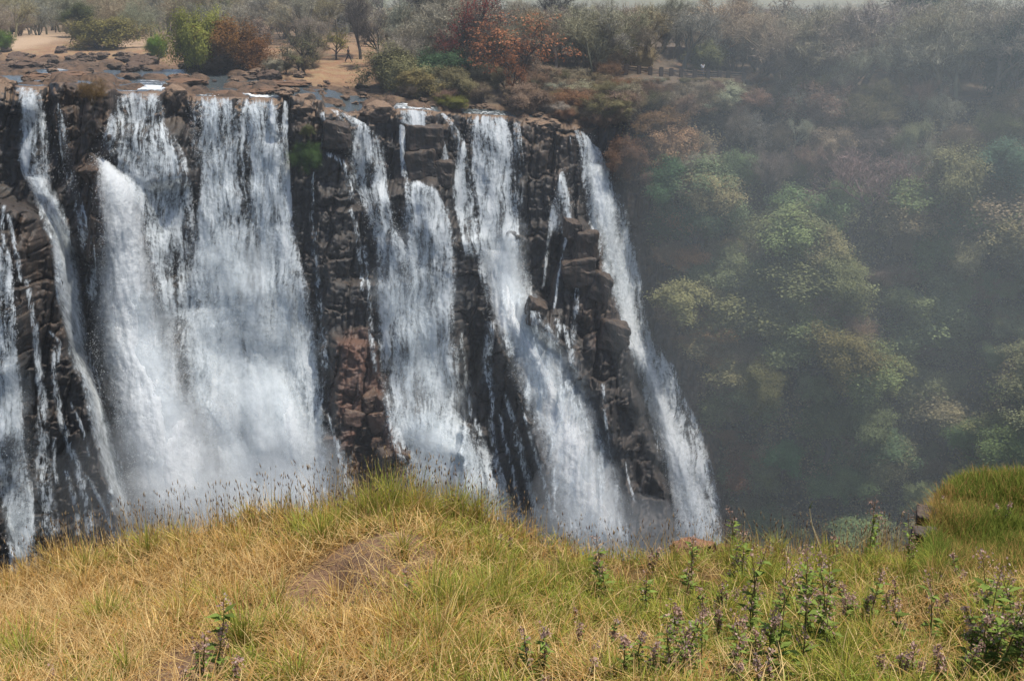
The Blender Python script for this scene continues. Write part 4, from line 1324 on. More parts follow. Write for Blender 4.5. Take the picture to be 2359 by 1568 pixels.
def box(bm, c, s, rot=0.0, tilt=0.0):
    r = bmesh.ops.create_cube(bm, size=1.0)
    for v in r['verts']:
        v.co = Vector((v.co.x * s[0], v.co.y * s[1], v.co.z * s[2]))
        if rot or tilt:
            from mathutils import Euler
            v.co.rotate(Euler((0, tilt, rot)))
        v.co += Vector(c)
    return r['verts']


posts_px = [(1423, 175), (1441, 176), (1471, 179), (1497, 181), (1522, 182), (1545, 184), (1568, 185), (1599, 187), (1629, 188), (1656, 189), (1676, 190), (1712, 192)]
pp = [at(x, y, 132.0) for x, y in posts_px]
root = obj('wooden_fence', None, None, pp[0], 'weathered timber post and rail fence on the cliff rim', 'fence')
for i, p in enumerate(pp):
    bm = bmesh.new()
    box(bm, p - pp[0] + np.array([0, 0, 0.55]), (0.46, 0.4, 1.5))
    bmesh.ops.bevel(bm, geom=bm.edges[:], offset=0.04, segments=2, affect='EDGES')
    me = bpy.data.meshes.new('post')
    bm.to_mesh(me)
    bm.free()
    me.materials.append(M_WOOD)
    obj('post', me, root)
for i in range(len(pp) - 1):
    for hh in (0.25, 0.55, 0.85, 1.1):
        a, b = pp[i] - pp[0], pp[i + 1] - pp[0]
        V, F = prisms([np.concatenate([a + [0.2, 0, hh], b + [-0.2, 0, hh + random.uniform(-.05, .05)], [0.07, 0.07]])], 6)
        obj('rail', make_mesh('rail', V, F, M_RAIL), root)

# ------------------------------------------------------------------ PEOPLE
def skin_mesh(name, nodes, edges, mat, sub=1):
    me = bpy.data.meshes.new(name)
    me.from_pydata([n[:3] for n in nodes], edges, [])
    me.materials.append(mat)
    o = bpy.data.objects.new(name, me)
    COL.objects.link(o)
    m = o.modifiers.new('skin', 'SKIN')
    if not me.skin_vertices:
        me.skin_vertices.new()
    for i, n in enumerate(nodes):
        me.skin_vertices[0].data[i].radius = (n[3], n[4] if len(n) > 4 else n[3])
        me.skin_vertices[0].data[i].use_root = i == 0
    s = o.modifiers.new('sub', 'SUBSURF')
    s.levels = s.render_levels = sub
    return o


def person(loc, rz, stride, shirt, trousers, label):
    root = obj('person', None, None, loc, label, 'person')
    root.rotation_euler.z = rz
    skin = simple_mat('skin', (0.12, 0.065, 0.042), 0.6, 0.1)
    st = stride
    body = [(0, 0, 0.95, .14, .10), (0, 0, 1.15, .13, .10), (0, 0, 1.38, .16, .10), (0, 0, 1.48, .06, .06), (0, -.01, 1.56, .075, .08), (0, -.01, 1.68, .085, .1), (0, 0, 1.75, .05, .06),
            (.19, 0, 1.40, .05), (.24, .06 * st, 1.12, .042), (.24, -.12 * st, .90, .033), (.24, -.16 * st, .82, .03), (-.19, 0, 1.40, .05), (-.24, -.06 * st, 1.12, .042), (-.24, .14 * st, .92, .033), (-.24, .2 * st, .84, .03),
            (.1, 0, .88, .085), (.1, -.2 * st, .5, .06), (.1, -.34 * st, .09, .04), (.1, -.34 * st - .14, .05, .035), (-.1, 0, .88, .085), (-.1, .16 * st, .5, .06), (-.1, .4 * st, .12, .04), (-.1, .4 * st - .13, .05, .035)]
    e = [(0, 1), (1, 2), (2, 3), (3, 4), (4, 5), (5, 6), (2, 7), (7, 8), (8, 9), (9, 10), (2, 11), (11, 12), (12, 13), (13, 14), (0, 15), (15, 16), (16, 17), (17, 18), (0, 19), (19, 20), (20, 21), (21, 22)]
    o = skin_mesh('body', body, e, skin)
    o.parent = root
    o = skin_mesh('shirt', [(0, 0, .98, .165, .125), (0, 0, 1.15, .155, .125), (0, 0, 1.38, .185, .125), (0, 0, 1.46, .085, .08), (.2, 0, 1.40, .07), (.235, .03 * st, 1.22, .065), (-.2, 0, 1.40, .07), (-.235, -.03 * st, 1.22, .065)],
                  [(0, 1), (1, 2), (2, 3), (2, 4), (4, 5), (2, 6), (6, 7)], simple_mat('shirt_cloth', shirt, 0.9, 0.15))
    o.parent = root
    o = skin_mesh('trousers', [(0, 0, 1.0, .16, .12), (.1, 0, .86, .105), (.1, -.2 * st, .5, .08), (.1, -.33 * st, .12, .065), (-.1, 0, .86, .105), (-.1, .16 * st, .5, .08), (-.1, .39 * st, .15, .065)],
                  [(0, 1), (1, 2), (2, 3), (0, 4), (4, 5), (5, 6)], simple_mat('trouser_cloth', trousers, 0.9, 0.15))
    o.parent = root
    o = skin_mesh('hair', [(0, .015, 1.62, .08, .095), (0, .0, 1.72, .09, .1), (0, .0, 1.775, .05, .06)], [(0, 1), (1, 2)], simple_mat('hair_dark', (0.015, 0.012, 0.01), 0.8, 0.1))
    o.parent = root


person(plat_surf(803, 146), 1.3, 1.0, (0.03, 0.028, 0.03), (0.025, 0.025, 0.03), 'person in dark clothes walking on the reddish bank')
person(plat_surf(1617, 177), 0.4, 0.3, (0.7, 0.7, 0.72), (0.10, 0.11, 0.13), 'person in a white top standing behind the timber fence')
person(plat_surf(382, 130), 0.6, 0.4, (0.35, 0.55, 0.72), (0.25, 0.32, 0.42), 'person in light blue half hidden by the small bright green shrub')

# ------------------------------------------------------------------ FOREGROUND: the near rim of the gorge
FCX = [-400, 0, 60, 130, 250, 400, 560, 700, 800, 900, 1000, 1100, 1180, 1250, 1350, 1450, 1550, 1700, 1850, 2000, 2085, 2112, 2128, 2150, 2200, 2300, 2400, 2760]
FCY = [1390, 1345, 1335, 1300, 1275, 1240, 1205, 1190, 1170, 1155, 1165, 1180, 1212, 1258, 1280, 1292, 1278, 1272, 1282, 1275, 1268, 1262, 1205, 1160, 1128, 1108, 1104, 1100]


def crest(x):
    return np.interp(x, FCX, FCY)


def crestD(x):
    return np.interp(x, [-400, 0, 900, 1400, 2080, 2130, 2200, 2760], [11.5, 11.5, 10.8, 11.5, 12.5, 14.5, 16.5, 17])


def fg_depth(px, py):
    c = crest(px)
    v = (1640 - py) / (1640 - c)
    d0 = 5.6
    return d0 + (crestD(px) - d0) * (0.55 * v + 0.45 * v * v)


FNX, FNY, FSK = 420, 170, 26
fx_, fv = np.meshgrid(np.linspace(-320, 2680, FNX), np.linspace(0, 1, FNY))
fc = crest(fx_)
fpy = 1800 + (fc - 1800) * fv
FD = fg_depth(fx_, fpy)
FV = at(fx_, fpy, FD)
hz = 0.10 * fbm(FV[..., 0] * 0.9, FV[..., 1] * 0.9, 2) + 0.07 * fbm(FV[..., 0] * 3, FV[..., 1] * 3, 4)
hump = blur(inpoly(fx_ + 60 * fbm(fx_ / 50, fpy / 30, 4, 4), fpy + 40 * fbm(fx_ / 40, fpy / 30, 6, 4), [(820, 1400), (780, 1310), (900, 1240), (1000, 1260), (1000, 1330), (880, 1420)]).astype(float), 6, 4)
pit = blur(inpoly(fx_ + 70 * fbm(fx_ / 40, fpy / 30, 1, 4), fpy + 50 * fbm(fx_ / 40, fpy / 30, 3, 4), [(640, 1410), (720, 1340), (800, 1320), (800, 1400), (700, 1440)]).astype(float), 3, 3)
hz = hz + 0.9 * fbm(FV[..., 0] * 0.7, FV[..., 1] * 0.7, 1, 3) * sst(2110, 2200, fx_)
FV[..., 2] += (hz + 0.12 * hump - 0.26 * pit + 0.06 * (hump + pit) * fbm(FV[..., 0] * 9, FV[..., 1] * 9, 5, 3)) * np.maximum(sst(1.0, 0.93, fv), sst(2110, 2200, fx_))
path = blur(inpoly(fx_ + 30 * fbm(fx_ / 60, fpy / 40, 2, 3), fpy, [(250, 1580), (430, 1480), (560, 1410), (700, 1335), (860, 1262), (960, 1240), (980, 1262), (860, 1330), (760, 1380), (640, 1440), (560, 1500), (470, 1600), (300, 1640)]).astype(float), 5, 4)
soil = np.clip(0.7 * path + hump * 0.85 + pit * 1.0 + 0.9 * blur(inpoly(fx_, fpy, [(380, 1530), (420, 1490), (500, 1500), (480, 1560), (400, 1568)]).astype(float), 4, 3) + 0.5 * blur(inpoly(fx_, fpy, [(480, 1400), (900, 1280), (960, 1250), (900, 1240), (700, 1300), (520, 1370)]).astype(float), 5, 4), 0, 1)
# gorge-side skirt
sk = []
for i in range(1, FSK + 1):
    q = FV[-1].copy()
    q[:, 1] += 0.5 * i ** 1.15 + 0.6 * fbm(q[:, 0] * 0.7, q[:, 0] * 0 + i * 0.7, 3)
    q[:, 2] -= 0.9 * i ** 1.35
    sk.append(q)
FVall = np.concatenate([FV, np.stack(sk)], 0)
soil_all = np.concatenate([soil, np.ones((FSK, FNX))], 0)


def fg_material():
    t = NT('near_soil')
    P = t.pos()
    a = t.noise(P, 3.0, 6, 0.65)
    b = t.noise(P, 25.0, 5, 0.7)
    thatch = t.mix(b, (0.07, 0.04, 0.016), (0.26, 0.155, 0.055))
    thatch = t.mix(t.mapr(a, 0.45, 0.7), thatch, (0.10, 0.085, 0.03))
    soil_ = t.mix(b, (0.15, 0.085, 0.05), (0.34, 0.215, 0.135))
    c = t.mix(t.mapr(t.math('ADD', t.attr('soil'), t.math('MULTIPLY', t.math('SUBTRACT', a, 0.5), 0.8)), 0.3, 0.7), thatch, soil_)
    return t.surf(principled(t, c, 0.95, 0.15, t.math('ADD', a, b), 0.8, 0.06))


obj('near_ground', make_mesh('near_ground', FVall.reshape(-1, 3), gridfaces(FNY + FSK, FNX), fg_material(), True, {'soil': ('FLOAT', soil_all.ravel())}), kind='structure')


def fg_sample(px, v, A):
    fx = np.clip((px + 320) / 3000 * (FNX - 1), 0, FNX - 1.001)
    fy = np.clip(v * (FNY - 1), 0, FNY - 1.001)
    i, j = fx.astype(int), fy.astype(int)
    a, b = (fx - i), (fy - j)
    if A.ndim == 3:
        a, b = a[:, None], b[:, None]
    return (A[j, i] * (1 - a) + A[j, i + 1] * a) * (1 - b) + (A[j + 1, i] * (1 - a) + A[j + 1, i + 1] * a) * b


def fg_point(px, py):
    px, py = np.atleast_1d(np.asarray(px, float)), np.atleast_1d(np.asarray(py, float))
    v = (1800 - py) / (1800 - crest(px))
    return fg_sample(px, v, FV)


def blades(root, length, width, lean, az, bend, col, rng, tipcol=None):
    """curved ribbons: 3 rows + tip"""
    n = len(root)
    d = np.stack([np.cos(az), np.sin(az), np.zeros(n)], 1)
    fa = az + math.pi / 2 + rng.normal(size=n) * 0.5
    sd = np.stack([np.cos(fa), np.sin(fa), np.zeros(n)], 1) * (width / 2)[:, None]
    up = np.array([0, 0, 1.0])
    pts = [root]
    ang = lean.copy()
    for kk in range(3):
        step = d * np.sin(ang)[:, None] + up * np.cos(ang)[:, None]
        pts.append(pts[-1] + step * (length / 3)[:, None])
        ang = ang + bend
    V = np.stack([pts[0] - sd, pts[0] + sd, pts[1] - sd * .9, pts[1] + sd * .9, pts[2] - sd * .65, pts[2] + sd * .65, pts[3]], 1)
    b = np.arange(n)[:, None] * 7
    Q = np.concatenate([b + [[0, 1, 3, 2]], b + [[2, 3, 5, 4]]])
    T = b + [[4, 5, 6]]
    tc = col if tipcol is None else tipcol
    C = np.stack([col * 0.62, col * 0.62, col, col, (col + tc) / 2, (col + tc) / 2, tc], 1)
    return V.reshape(-1, 3), Q, T, C.reshape(-1, 3)


class Batch:
    def __init__(s):
        s.V, s.Q, s.T, s.C, s.n = [], [], [], [], 0

    def add(s, V, Q, T, C):
        s.V.append(V)
        s.C.append(C)
        if len(Q):
            s.Q.append(Q + s.n)
        if len(T):
            s.T.append(T + s.n)
        s.n += len(V)

    def mesh(s, name, mat):
        F = []
        if s.Q:
            F.append(np.concatenate(s.Q))
        if s.T:
            F.append(np.concatenate(s.T))
        return make_mesh(name, np.concatenate(s.V), F, mat, False, {'col': ('FLOAT_COLOR', np.concatenate(s.C))})


STRAW = np.array([0.68, 0.43, 0.135])
PALE = np.array([0.84, 0.62, 0.29])
TAWNY = np.array([0.46, 0.235, 0.07])
OLV = np.array([0.44, 0.40, 0.07])
GRN = np.array([0.22, 0.33, 0.055])


def scatter(n, rng, ymin=None):
    px = rng.uniform(-200, 2560, n)
    v0 = (1800 - 1640) / (1800 - crest(px))
    v = v0 + (1.0 - v0) * rng.random(n) ** 0.95
    py = 1800 + (crest(px) - 1800) * v
    return px, v, py


def zone_green(px, py, P):
    """0 dry straw .. 1 green"""
    n = fbm(P[:, 0] * 0.55, P[:, 1] * 0.55, 1, 3) * 2.2 + fbm(P[:, 0] * 2.2, P[:, 1] * 2.2, 5, 2) * 1.2
    g = 0.20 + 0.56 * sst(850, 1500, px) + n * 0.5
    g = g + 0.30 * sst(1480, 1560, py) * (px < 1300)
    for cx, cy, r, a in ((900, 1190, 120, .35), (1080, 1190, 90, .35), (740, 1250, 60, .35), (260, 1440, 70, .2), (300, 1540, 120, .3), (550, 1540, 90, .4), (1150, 1440, 140, .25), (60, 1540, 90, .35), (1900, 1480, 160, .2)):
        g = g + a * np.exp(-((px - cx) ** 2 + ((py - cy) * 1.4) ** 2) / r ** 2)
    return g


def colors(g, rng, n):
    w = rng.random((n, 1))
    dry = STRAW * (1 - w) + np.where(rng.random((n, 1)) < 0.5, PALE, TAWNY) * w
    gr = OLV * (1 - w) + GRN * w
    m = np.clip(g + rng.normal(size=n) * 0.22, 0, 1)[:, None]
    m = np.where(m > 0.46, 0.9, 0.10)
    c = dry * (1 - m) + gr * m
    return c * rng.uniform(0.55, 1.2, (n, 1))


rng = np.random.default_rng(5)
B = Batch()
# standing grass
n = 120000
px, v, py = scatter(n, rng)
P = fg_sample(px, v, FV)
so = fg_sample(px, v, soil)
tuft = fbm(P[:, 0] * 2.4, P[:, 1] * 2.4, 3, 4)
keep = (rng.random(n) > so * 0.95 + 0.6 * fg_sample(px, v, path)) & (rng.random(n) < 0.62 + tuft * 2.6) & ~((px > 2112) & (v > 0.72))
px, v, py, P, tuft = px[keep], v[keep], py[keep], P[keep], tuft[keep]
n = len(px)
g = zone_green(px, py, P)
ln = rng.uniform(0.06, 0.22, n) * (0.85 + 1.9 * tuft).clip(0.35, 2) * (1 + 0.35 * sst(0.85, 1.0, v))
az = rng.uniform(0, 2 * math.pi, n)
lean = np.abs(rng.normal(size=n)) * 0.55 - 0.1
bend = rng.uniform(-0.1, 0.8, n)
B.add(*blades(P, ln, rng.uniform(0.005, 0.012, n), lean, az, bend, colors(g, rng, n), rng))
# flattened straw
n = 76000
px, v, py = scatter(n, rng)
q_ = np.arange(n) < 9000
px[q_] = rng.uniform(240, 1000, 9000)
py[q_] = 1560 - (px[q_] - 300) * 0.47 + rng.normal(size=9000) * 42
v[q_] = np.clip((1800 - py[q_]) / (1800 - crest(px[q_])), 0.3, 0.97)
py = 1800 + (crest(px) - 1800) * v
P = fg_sample(px, v, FV)
so = fg_sample(px, v, soil)
keep = (rng.random(n) > so * 0.9 + 0.4 * fg_sample(px, v, pit)) & (rng.random(n) > 0.85 * zone_green(px, py, P)) & ~((px > 2112) & (v > 0.72))
px, v, py, P = px[keep], v[keep], py[keep], P[keep]
n = len(px)
P[:, 2] += rng.uniform(0.0, 0.13, n) * (1 - 0.8 * fg_sample(px, v, path))
ln = rng.uniform(0.10, 0.36, n)
w_ = rng.random((n, 1))
c = (PALE * w_ + TAWNY * (1 - w_)) * rng.uniform(0.6, 1.2, (n, 1))
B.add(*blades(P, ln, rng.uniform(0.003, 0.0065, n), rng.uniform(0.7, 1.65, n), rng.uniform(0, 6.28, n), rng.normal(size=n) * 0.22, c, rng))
# tussocks: long arching blades from shared crowns
tus = [(900, 1185, 60), (850, 1200, 45), (960, 1190, 50), (1050, 1190, 46), (1100, 1200, 40), (740, 1262, 40), (690, 1240, 30), (1000, 1420, 55), (1060, 1440, 50), (1120, 1400, 45), (930, 1480, 40), (1010, 1500, 50), (200, 1330, 40), (340, 1290, 40), (560, 1500, 45), (250, 1450, 36), (60, 1530, 40),
       (1160, 1420, 40), (1880, 1330, 36), (2000, 1320, 40), (1300, 1330, 30), (1760, 1330, 30), (2080, 1330, 36), (2150, 1330, 36)]
for i in range(80):
    x = rng.uniform(-60, 2100)
    y0 = float(crest(x))
    tus.append((x, y0 + (1600 - y0) * rng.random() ** 1.5, rng.uniform(14, 34)))
for (x, y, r) in tus:
    n = int(r * 5)
    c0 = fg_point(x, y)[0]
    a = rng.uniform(0, 6.28, n)
    q = np.abs(rng.normal(size=n)) * 0.5
    Rm = r / 260
    P = c0 + np.stack([np.cos(a) * q * Rm, np.sin(a) * q * Rm, np.zeros(n) - 0.01], 1)
    g = zone_green(np.full(n, x), np.full(n, y), P) + rng.uniform(0.0, 0.25)
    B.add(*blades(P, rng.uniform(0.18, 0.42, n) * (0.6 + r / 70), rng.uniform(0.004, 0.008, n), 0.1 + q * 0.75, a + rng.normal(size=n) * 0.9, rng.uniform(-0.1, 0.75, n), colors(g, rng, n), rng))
# long broken stalks leaning across everything
n = 650
px, v, py = scatter(n, rng)
keep = px < 2120
px, v, py = px[keep], v[keep], py[keep]
n = len(px)
P = fg_sample(px, v, FV)
c = (PALE * 0.9 * rng.uniform(0.6, 1.15, (n, 1)))
B.add(*blades(P, rng.uniform(0.22, 0.5, n), rng.uniform(0.005, 0.009, n), rng.uniform(0.5, 1.2, n), rng.uniform(0, 6.28, n), rng.uniform(-0.1, 0.35, n), c, rng))
# seed stalks along the crest
n = 2400
px = rng.uniform(-40, 2110, n)
dens = np.interp(px, [-40, 80, 120, 300, 420, 700, 780, 960, 1150, 1250, 1400, 1520, 1560, 1690, 1760, 1950, 2060, 2110], [.5, .5, 1, 1, .55, .7, 1, 1, .6, .4, .4, .5, .35, .4, .6, .7, .9, .4])
keep = rng.random(n) < dens
px = px[keep]
n = len(px)
v = 1 - np.abs(rng.normal(size=n)) * 0.045
v = np.clip(v, 0, 1)
P = fg_sample(px, v, FV)
ln = rng.uniform(0.22, 0.62, n) * np.interp(px, [0, 200, 700, 900, 1000, 1250, 2100], [.9, 1, 1, 1.1, 1.0, .8, .95])
az = rng.uniform(0, 6.28, n)
lean = np.abs(rng.normal(size=n)) * 0.16
bend = rng.uniform(0.0, 0.13, n)
sc_ = (PALE * 0.75 * rng.uniform(0.5, 1.1, (n, 1))) * np.array([1, 0.92, 0.8])
V, Q, T, C = blades(P, ln, np.full(n, 0.0065), lean, az, bend, sc_, rng)
B.add(V, Q, T, C)
tips = V.reshape(n, 7, 3)[:, 6]
hd = tips - V.reshape(n, 7, 3)[:, 4:6].mean(1)
hd /= np.linalg.norm(hd, axis=1)[:, None]
L_ = rng.uniform(0.03, 0.085, n)[:, None]
W_ = rng.uniform(0.003, 0.007, n)[:, None]
sd = np.cross(hd, [0, 1, 0])
sd /= np.linalg.norm(sd, axis=1)[:, None]
sd2 = np.cross(hd, sd)
base = tips - hd * 0.01
VV, QQ = [], []
V6 = np.stack([base, base + hd * L_ * .45 + sd * W_, base + hd * L_ * .45 + sd2 * W_, base + hd * L_ * .45 - sd * W_, base + hd * L_ * .45 - sd2 * W_, base + hd * L_], 1)
b = np.arange(n)[:, None] * 6
T6 = np.concatenate([b + [[0, i, i % 4 + 1]] for i in (1, 2, 3, 4)] + [b + [[5, i % 4 + 1, i]] for i in (1, 2, 3, 4)])
hc = (np.where(rng.random((n, 1)) < 0.35, np.array([0.17, 0.11, 0.075]), np.array([0.38, 0.28, 0.165])) * rng.uniform(0.6, 1.2, (n, 1)))
B.add(V6.reshape(-1, 3), np.zeros((0, 4), int), T6, np.repeat(hc, 6, 0))
obj('dry_grass', B.mesh('dry_grass', M_GRASS), kind='stuff', label='dry golden grass and flattened straw covering the near rim of the gorge', cat='grass')
# green mound on the right
B = Batch()
n = 60000
px = rng.uniform(2085, 2560, n)
v = rng.uniform(0.62, 1.0, n)
P = fg_sample(px, v, FV)
keep = rng.random(n) < sst(2085, 2150, px) * sst(0.62, 0.8, v) + 0.05
px, v, P = px[keep], v[keep], P[keep]
n = len(px)
m = rng.random((n, 1))
c = np.array([0.25, 0.28, 0.055]) * (1 - m) + np.array([0.13, 0.17, 0.035]) * m
nb = (fbm(P[:, 0] * 0.9, P[:, 1] * 0.9, 6, 4) + 0.25 * sst(0.82, 0.7, v))[:, None]
c = np.where((rng.random((n, 1)) + nb * 1.8 + 0.28 * sst(0.9, 1.0, v)[:, None]) > 0.74, np.array([0.40, 0.26, 0.09]), c) * rng.uniform(0.7, 1.15, (n, 1))
B.add(*blades(P, rng.uniform(0.08, 0.34, n) * (0.75 + 1.3 * (fbm(P[:, 0] * 1.7, P[:, 1] * 1.7, 2, 3) + 0.2)), rng.uniform(0.006, 0.012, n), np.abs(rng.normal(size=n)) * 0.5, rng.uniform(0, 6.28, n), rng.uniform(0.05, 0.45, n), c, rng, c * 1.1))
obj('mound_grass', B.mesh('mound_grass', M_GRASS), kind='stuff', label='thick green grass on the mound at the right edge', cat='grass')

# rocks of the near rim
for i, (px, py, Y, w, h, label) in enumerate([
    (1590, 1266, 11.6, 130, 60, 'flat reddish brown rock on the near rim below the rightmost waterfall'),
    (1670, 1272, 11.8, 60, 46, 'small dark rock beside the flat reddish rock on the near rim'),
    (1745, 1280, 11.9, 70, 40, 'low brown rock right of the small dark rock on the near rim'),
    (2132, 1200, 14.0, 52, 56, 'upper rock of the outcrop at the left end of the green mound'),
    (2128, 1250, 13.2, 60, 80, 'lower rock of the outcrop at the left end of the green mound')]):
    rock(BLOCKS[i % 3] if i > 2 else ROCKS[i], px, py, Y, w, h, 70, label, None, (1.15, 0.9, 0.8), sink=0.5)

# ------------------------------------------------------------------ flowering weeds
M_STEM = leaf_material('weed_stem', 0.1, use_attr='col')


def weed(px, py, hpx, bushy, label, group='purple flowering weeds in the near grass', purple=1.0):
    r = np.random.default_rng(int(px * 7 + py))
    p = fg_point(px, py)[0]
    Y = p[1]
    H = hpx * Y / FL * (1.45 if hpx > 100 else 1.3)
    root = obj('flowering_weed', None, None, p, label, 'plant', group)
    stem_sets, tips = [], []
    nst = max(1, int(round(bushy)))
    for s in range(nst):
        a = r.uniform(0, 6.28)
        sp = 0.0 if s == 0 else r.uniform(0.03, 0.2)
        h = H * (1 if s == 0 else r.uniform(0.55, 0.95))
        q = np.array([r.normal() * 0.05 * (s > 0) * min(3, nst) ** 0.7, r.normal() * 0.05 * (s > 0) * min(3, nst) ** 0.7, -0.02])
        d = np.array([math.cos(a) * sp, math.sin(a) * sp, 1.0])
        pts = [q]
        for i in range(6):
            d = d + r.normal(size=3) * 0.07
            pts.append(pts[-1] + d / np.linalg.norm(d) * h / 6)
        stems = []
        stem_sets.append(stems)
        for i in range(6):
            stems.append(np.concatenate([pts[i], pts[i + 1], [0.007 * (1 - i / 9), 0.007 * (1 - (i + 1) / 9)]]))
        tips.append((pts[-1], 1.0, pts))
        for b in range(int(4 + 4 * r.random())):
            f = r.uniform(0.35, 0.98)
            i = int(f * 6)
            q0 = pts[min(i, 5)] + (pts[min(i, 5) + 1] - pts[min(i, 5)]) * (f * 6 - i)
            a2 = r.uniform(0, 6.28)
            L = H * r.uniform(0.05, 0.13)
            q1 = q0 + np.array([math.cos(a2) * 0.55, math.sin(a2) * 0.55, 0.83]) * L
            stems.append(np.concatenate([q0, q1, [0.003, 0.002]]))
            tips.append((q1, 0.55, None))
    for stems in stem_sets:
        V, F = prisms(stems, 4)
        t = np.clip(V[:, 2] / H, 0, 1)[:, None]
        C = np.array([0.16, 0.18, 0.05]) * (1 - t) + np.array([0.22, 0.13, 0.07]) * t
        obj('stem', make_mesh('stem', V, F, M_STEM, True, {'col': ('FLOAT_COLOR', C)}), root)
    # leaves on the stems
    LC, LD = [], []
    for tip, k, pts in tips:
        if pts is None:
            continue
        for i in range(26):
            f = r.uniform(0.03, 0.85) * 6
            j = min(int(f), 5)
            LC.append(pts[j] + (pts[j + 1] - pts[j]) * (f - j))
            a = r.uniform(0, 6.28)
            LD.append([math.cos(a), math.sin(a), r.uniform(0.1, 0.7)])
    LC, LD = np.array(LC), np.array(LD)
    LD /= np.linalg.norm(LD, axis=1)[:, None]
    n = len(LC)
    ll = (r.uniform(0.05, 0.11, n) * min(1.2, H / 0.5))[:, None]
    sdv = np.cross(LD, [0, 0, 1.0])
    sdv /= np.linalg.norm(sdv, axis=1)[:, None]
    dr = np.array([0, 0, -0.2]) * ll
    V = np.stack([LC, LC + LD * ll * .45 + sdv * ll * .2, LC + LD * ll + dr, LC + LD * ll * .45 - sdv * ll * .2], 1).reshape(-1, 3)
    F = np.arange(n * 4).reshape(n, 4)
    C = np.repeat(np.array([0.19, 0.25, 0.06]) * r.uniform(0.6, 1.5, (n, 1)), 4, 0)
    obj('foliage', make_mesh('foliage', V, F, M_GRASS, False, {'col': ('FLOAT_COLOR', C)}), root)
    # fluffy flower heads
    FC = []
    heads = []
    for tip, k, pts in tips:
        FC = []
        heads.append(FC)
        m = int(22 * k * purple)
        R0 = 0.032 * k * min(1.3, max(0.7, H / 0.5))
        FC.append(tip + r.normal(size=(m, 3)) * np.array([R0, R0, R0 * 1.3]) * 0.7 - np.array([0, 0, 0.015]))
    for FC in heads:
        FC = np.concatenate(FC)
        V, F = leaf_quads(FC, 0.0095, r, 0.0, 0.8)
        w = r.random((len(FC), 1))
        C = np.array([0.56, 0.37, 0.29]) * (1 - w) + np.where(r.random((len(FC), 1)) < .25, np.array([0.55, 0.43, 0.37]), np.array([0.33, 0.20, 0.155])) * w
        obj('flower_head', make_mesh('flower_head', V, F, M_GRASS, False, {'col': ('FLOAT_COLOR', np.repeat(C, 4, 0))}), root)
    return root


for a in [
    (1793, 1560, 231, 4, 'tallest weed in the right foreground with dark stem and purple heads'), (1728, 1490, 195, 3, 'tall weed just left of the tallest one in the right foreground'),
    (1899, 1505, 190, 6, 'bushy leafy weed right of the tallest foreground weed'), (2000, 1458, 128, 2, 'weed with one nodding purple cluster between the bushy weed and the lone one'),
    (2142, 1490, 152, 1.5, 'lone upright purple weed standing in pale straw'), (2310, 1575, 235, 7, 'big clump of purple flowers in the lower right corner'),
    (2345, 1560, 190, 5, 'purple-headed weed at the right edge behind the corner clump'), (2262, 1580, 145, 4, 'purple weed on the left flank of the corner clump'),
    (2218, 1590, 104, 3, 'short purple weed at the bottom edge left of the corner clump'), (2155, 1590, 66, 2, 'low purple weed at the bottom edge'),
    (2080, 1580, 86, 2, 'low weed with two purple heads near the bottom edge'), (2025, 1580, 84, 2, 'low dark purple weed left of the two-headed one'),
    (1745, 1600, 90, 3, 'small weed at the foot of the tallest foreground weed'), (1617, 1575, 155, 1.5, 'slim purple weed near the bottom, right of three others'),
    (1582, 1530, 148, 1.5, 'slim weed with dark seedhead left of the slim purple one'), (1540, 1585, 150, 2, 'leafy weed at the bottom edge, rightmost of a row of three'),
    (1502, 1590, 116, 2, 'leafy weed at the bottom edge, middle of a row of three'), (1440, 1590, 118, 1.5, 'leafy weed at the bottom edge, leftmost of a row of three'),
    (1589, 1370, 105, 2, 'weed in front of the flat reddish rock'), (1703, 1352, 110, 1.5, 'weed in front of the small dark rock on the near rim'),
    (1698, 1285, 100, 1, 'weed standing on the crest against the dark gorge below the rightmost waterfall'), (1998, 1310, 138, 2, 'upright weed on the crest near the mound'),
    (2093, 1330, 124, 2, 'weed on the crest beside the rock outcrop'), (2199, 1365, 76, 2, 'small weed in front of the green mound'),
    (1382, 1372, 116, 1.5, 'weed on the crest under the bright central plume'), (1486, 1425, 108, 1, 'single thin weed right of the one under the plume'),
    (1358, 1590, 80, 1.2, 'short dense purple spike at the bottom edge'), (1248, 1600, 66, 1, 'tiny purple weed at the bottom edge near the centre'),
    (947, 1405, 86, 1, 'thin weed in front of the bare soil hump'), (497, 1565, 170, 2, 'tall weed with nodding purple heads in the left foreground'),
    (470, 1590, 100, 2, 'shorter weed at the foot of the tall left foreground weed'), (540, 1600, 90, 2, 'leafy weed right of the tall left foreground weed'), (132, 1600, 70, 2, 'small purple weed at the bottom left'),
    (2170, 1445, 60, 1, 'little purple weed right of the lone upright one'), (1845, 1420, 80, 2, 'short weed behind the bushy leafy weed'), (1660, 1430, 90, 1.5, 'weed behind the slim weed with dark seedhead'),
]:
    weed(*a)
for i in range(26):
    px = random.uniform(1150, 2330)
    c0 = float(crest(px))
    py = c0 + 20 + (1575 - c0) * random.random()
    weed(px, py, random.uniform(45, 95) * (0.7 + 0.5 * (py - 1250) / 300), random.choice((1, 1, 2, 3)), 'small upright purple weed scattered among the taller ones', 'small purple weeds scattered in the near grass')
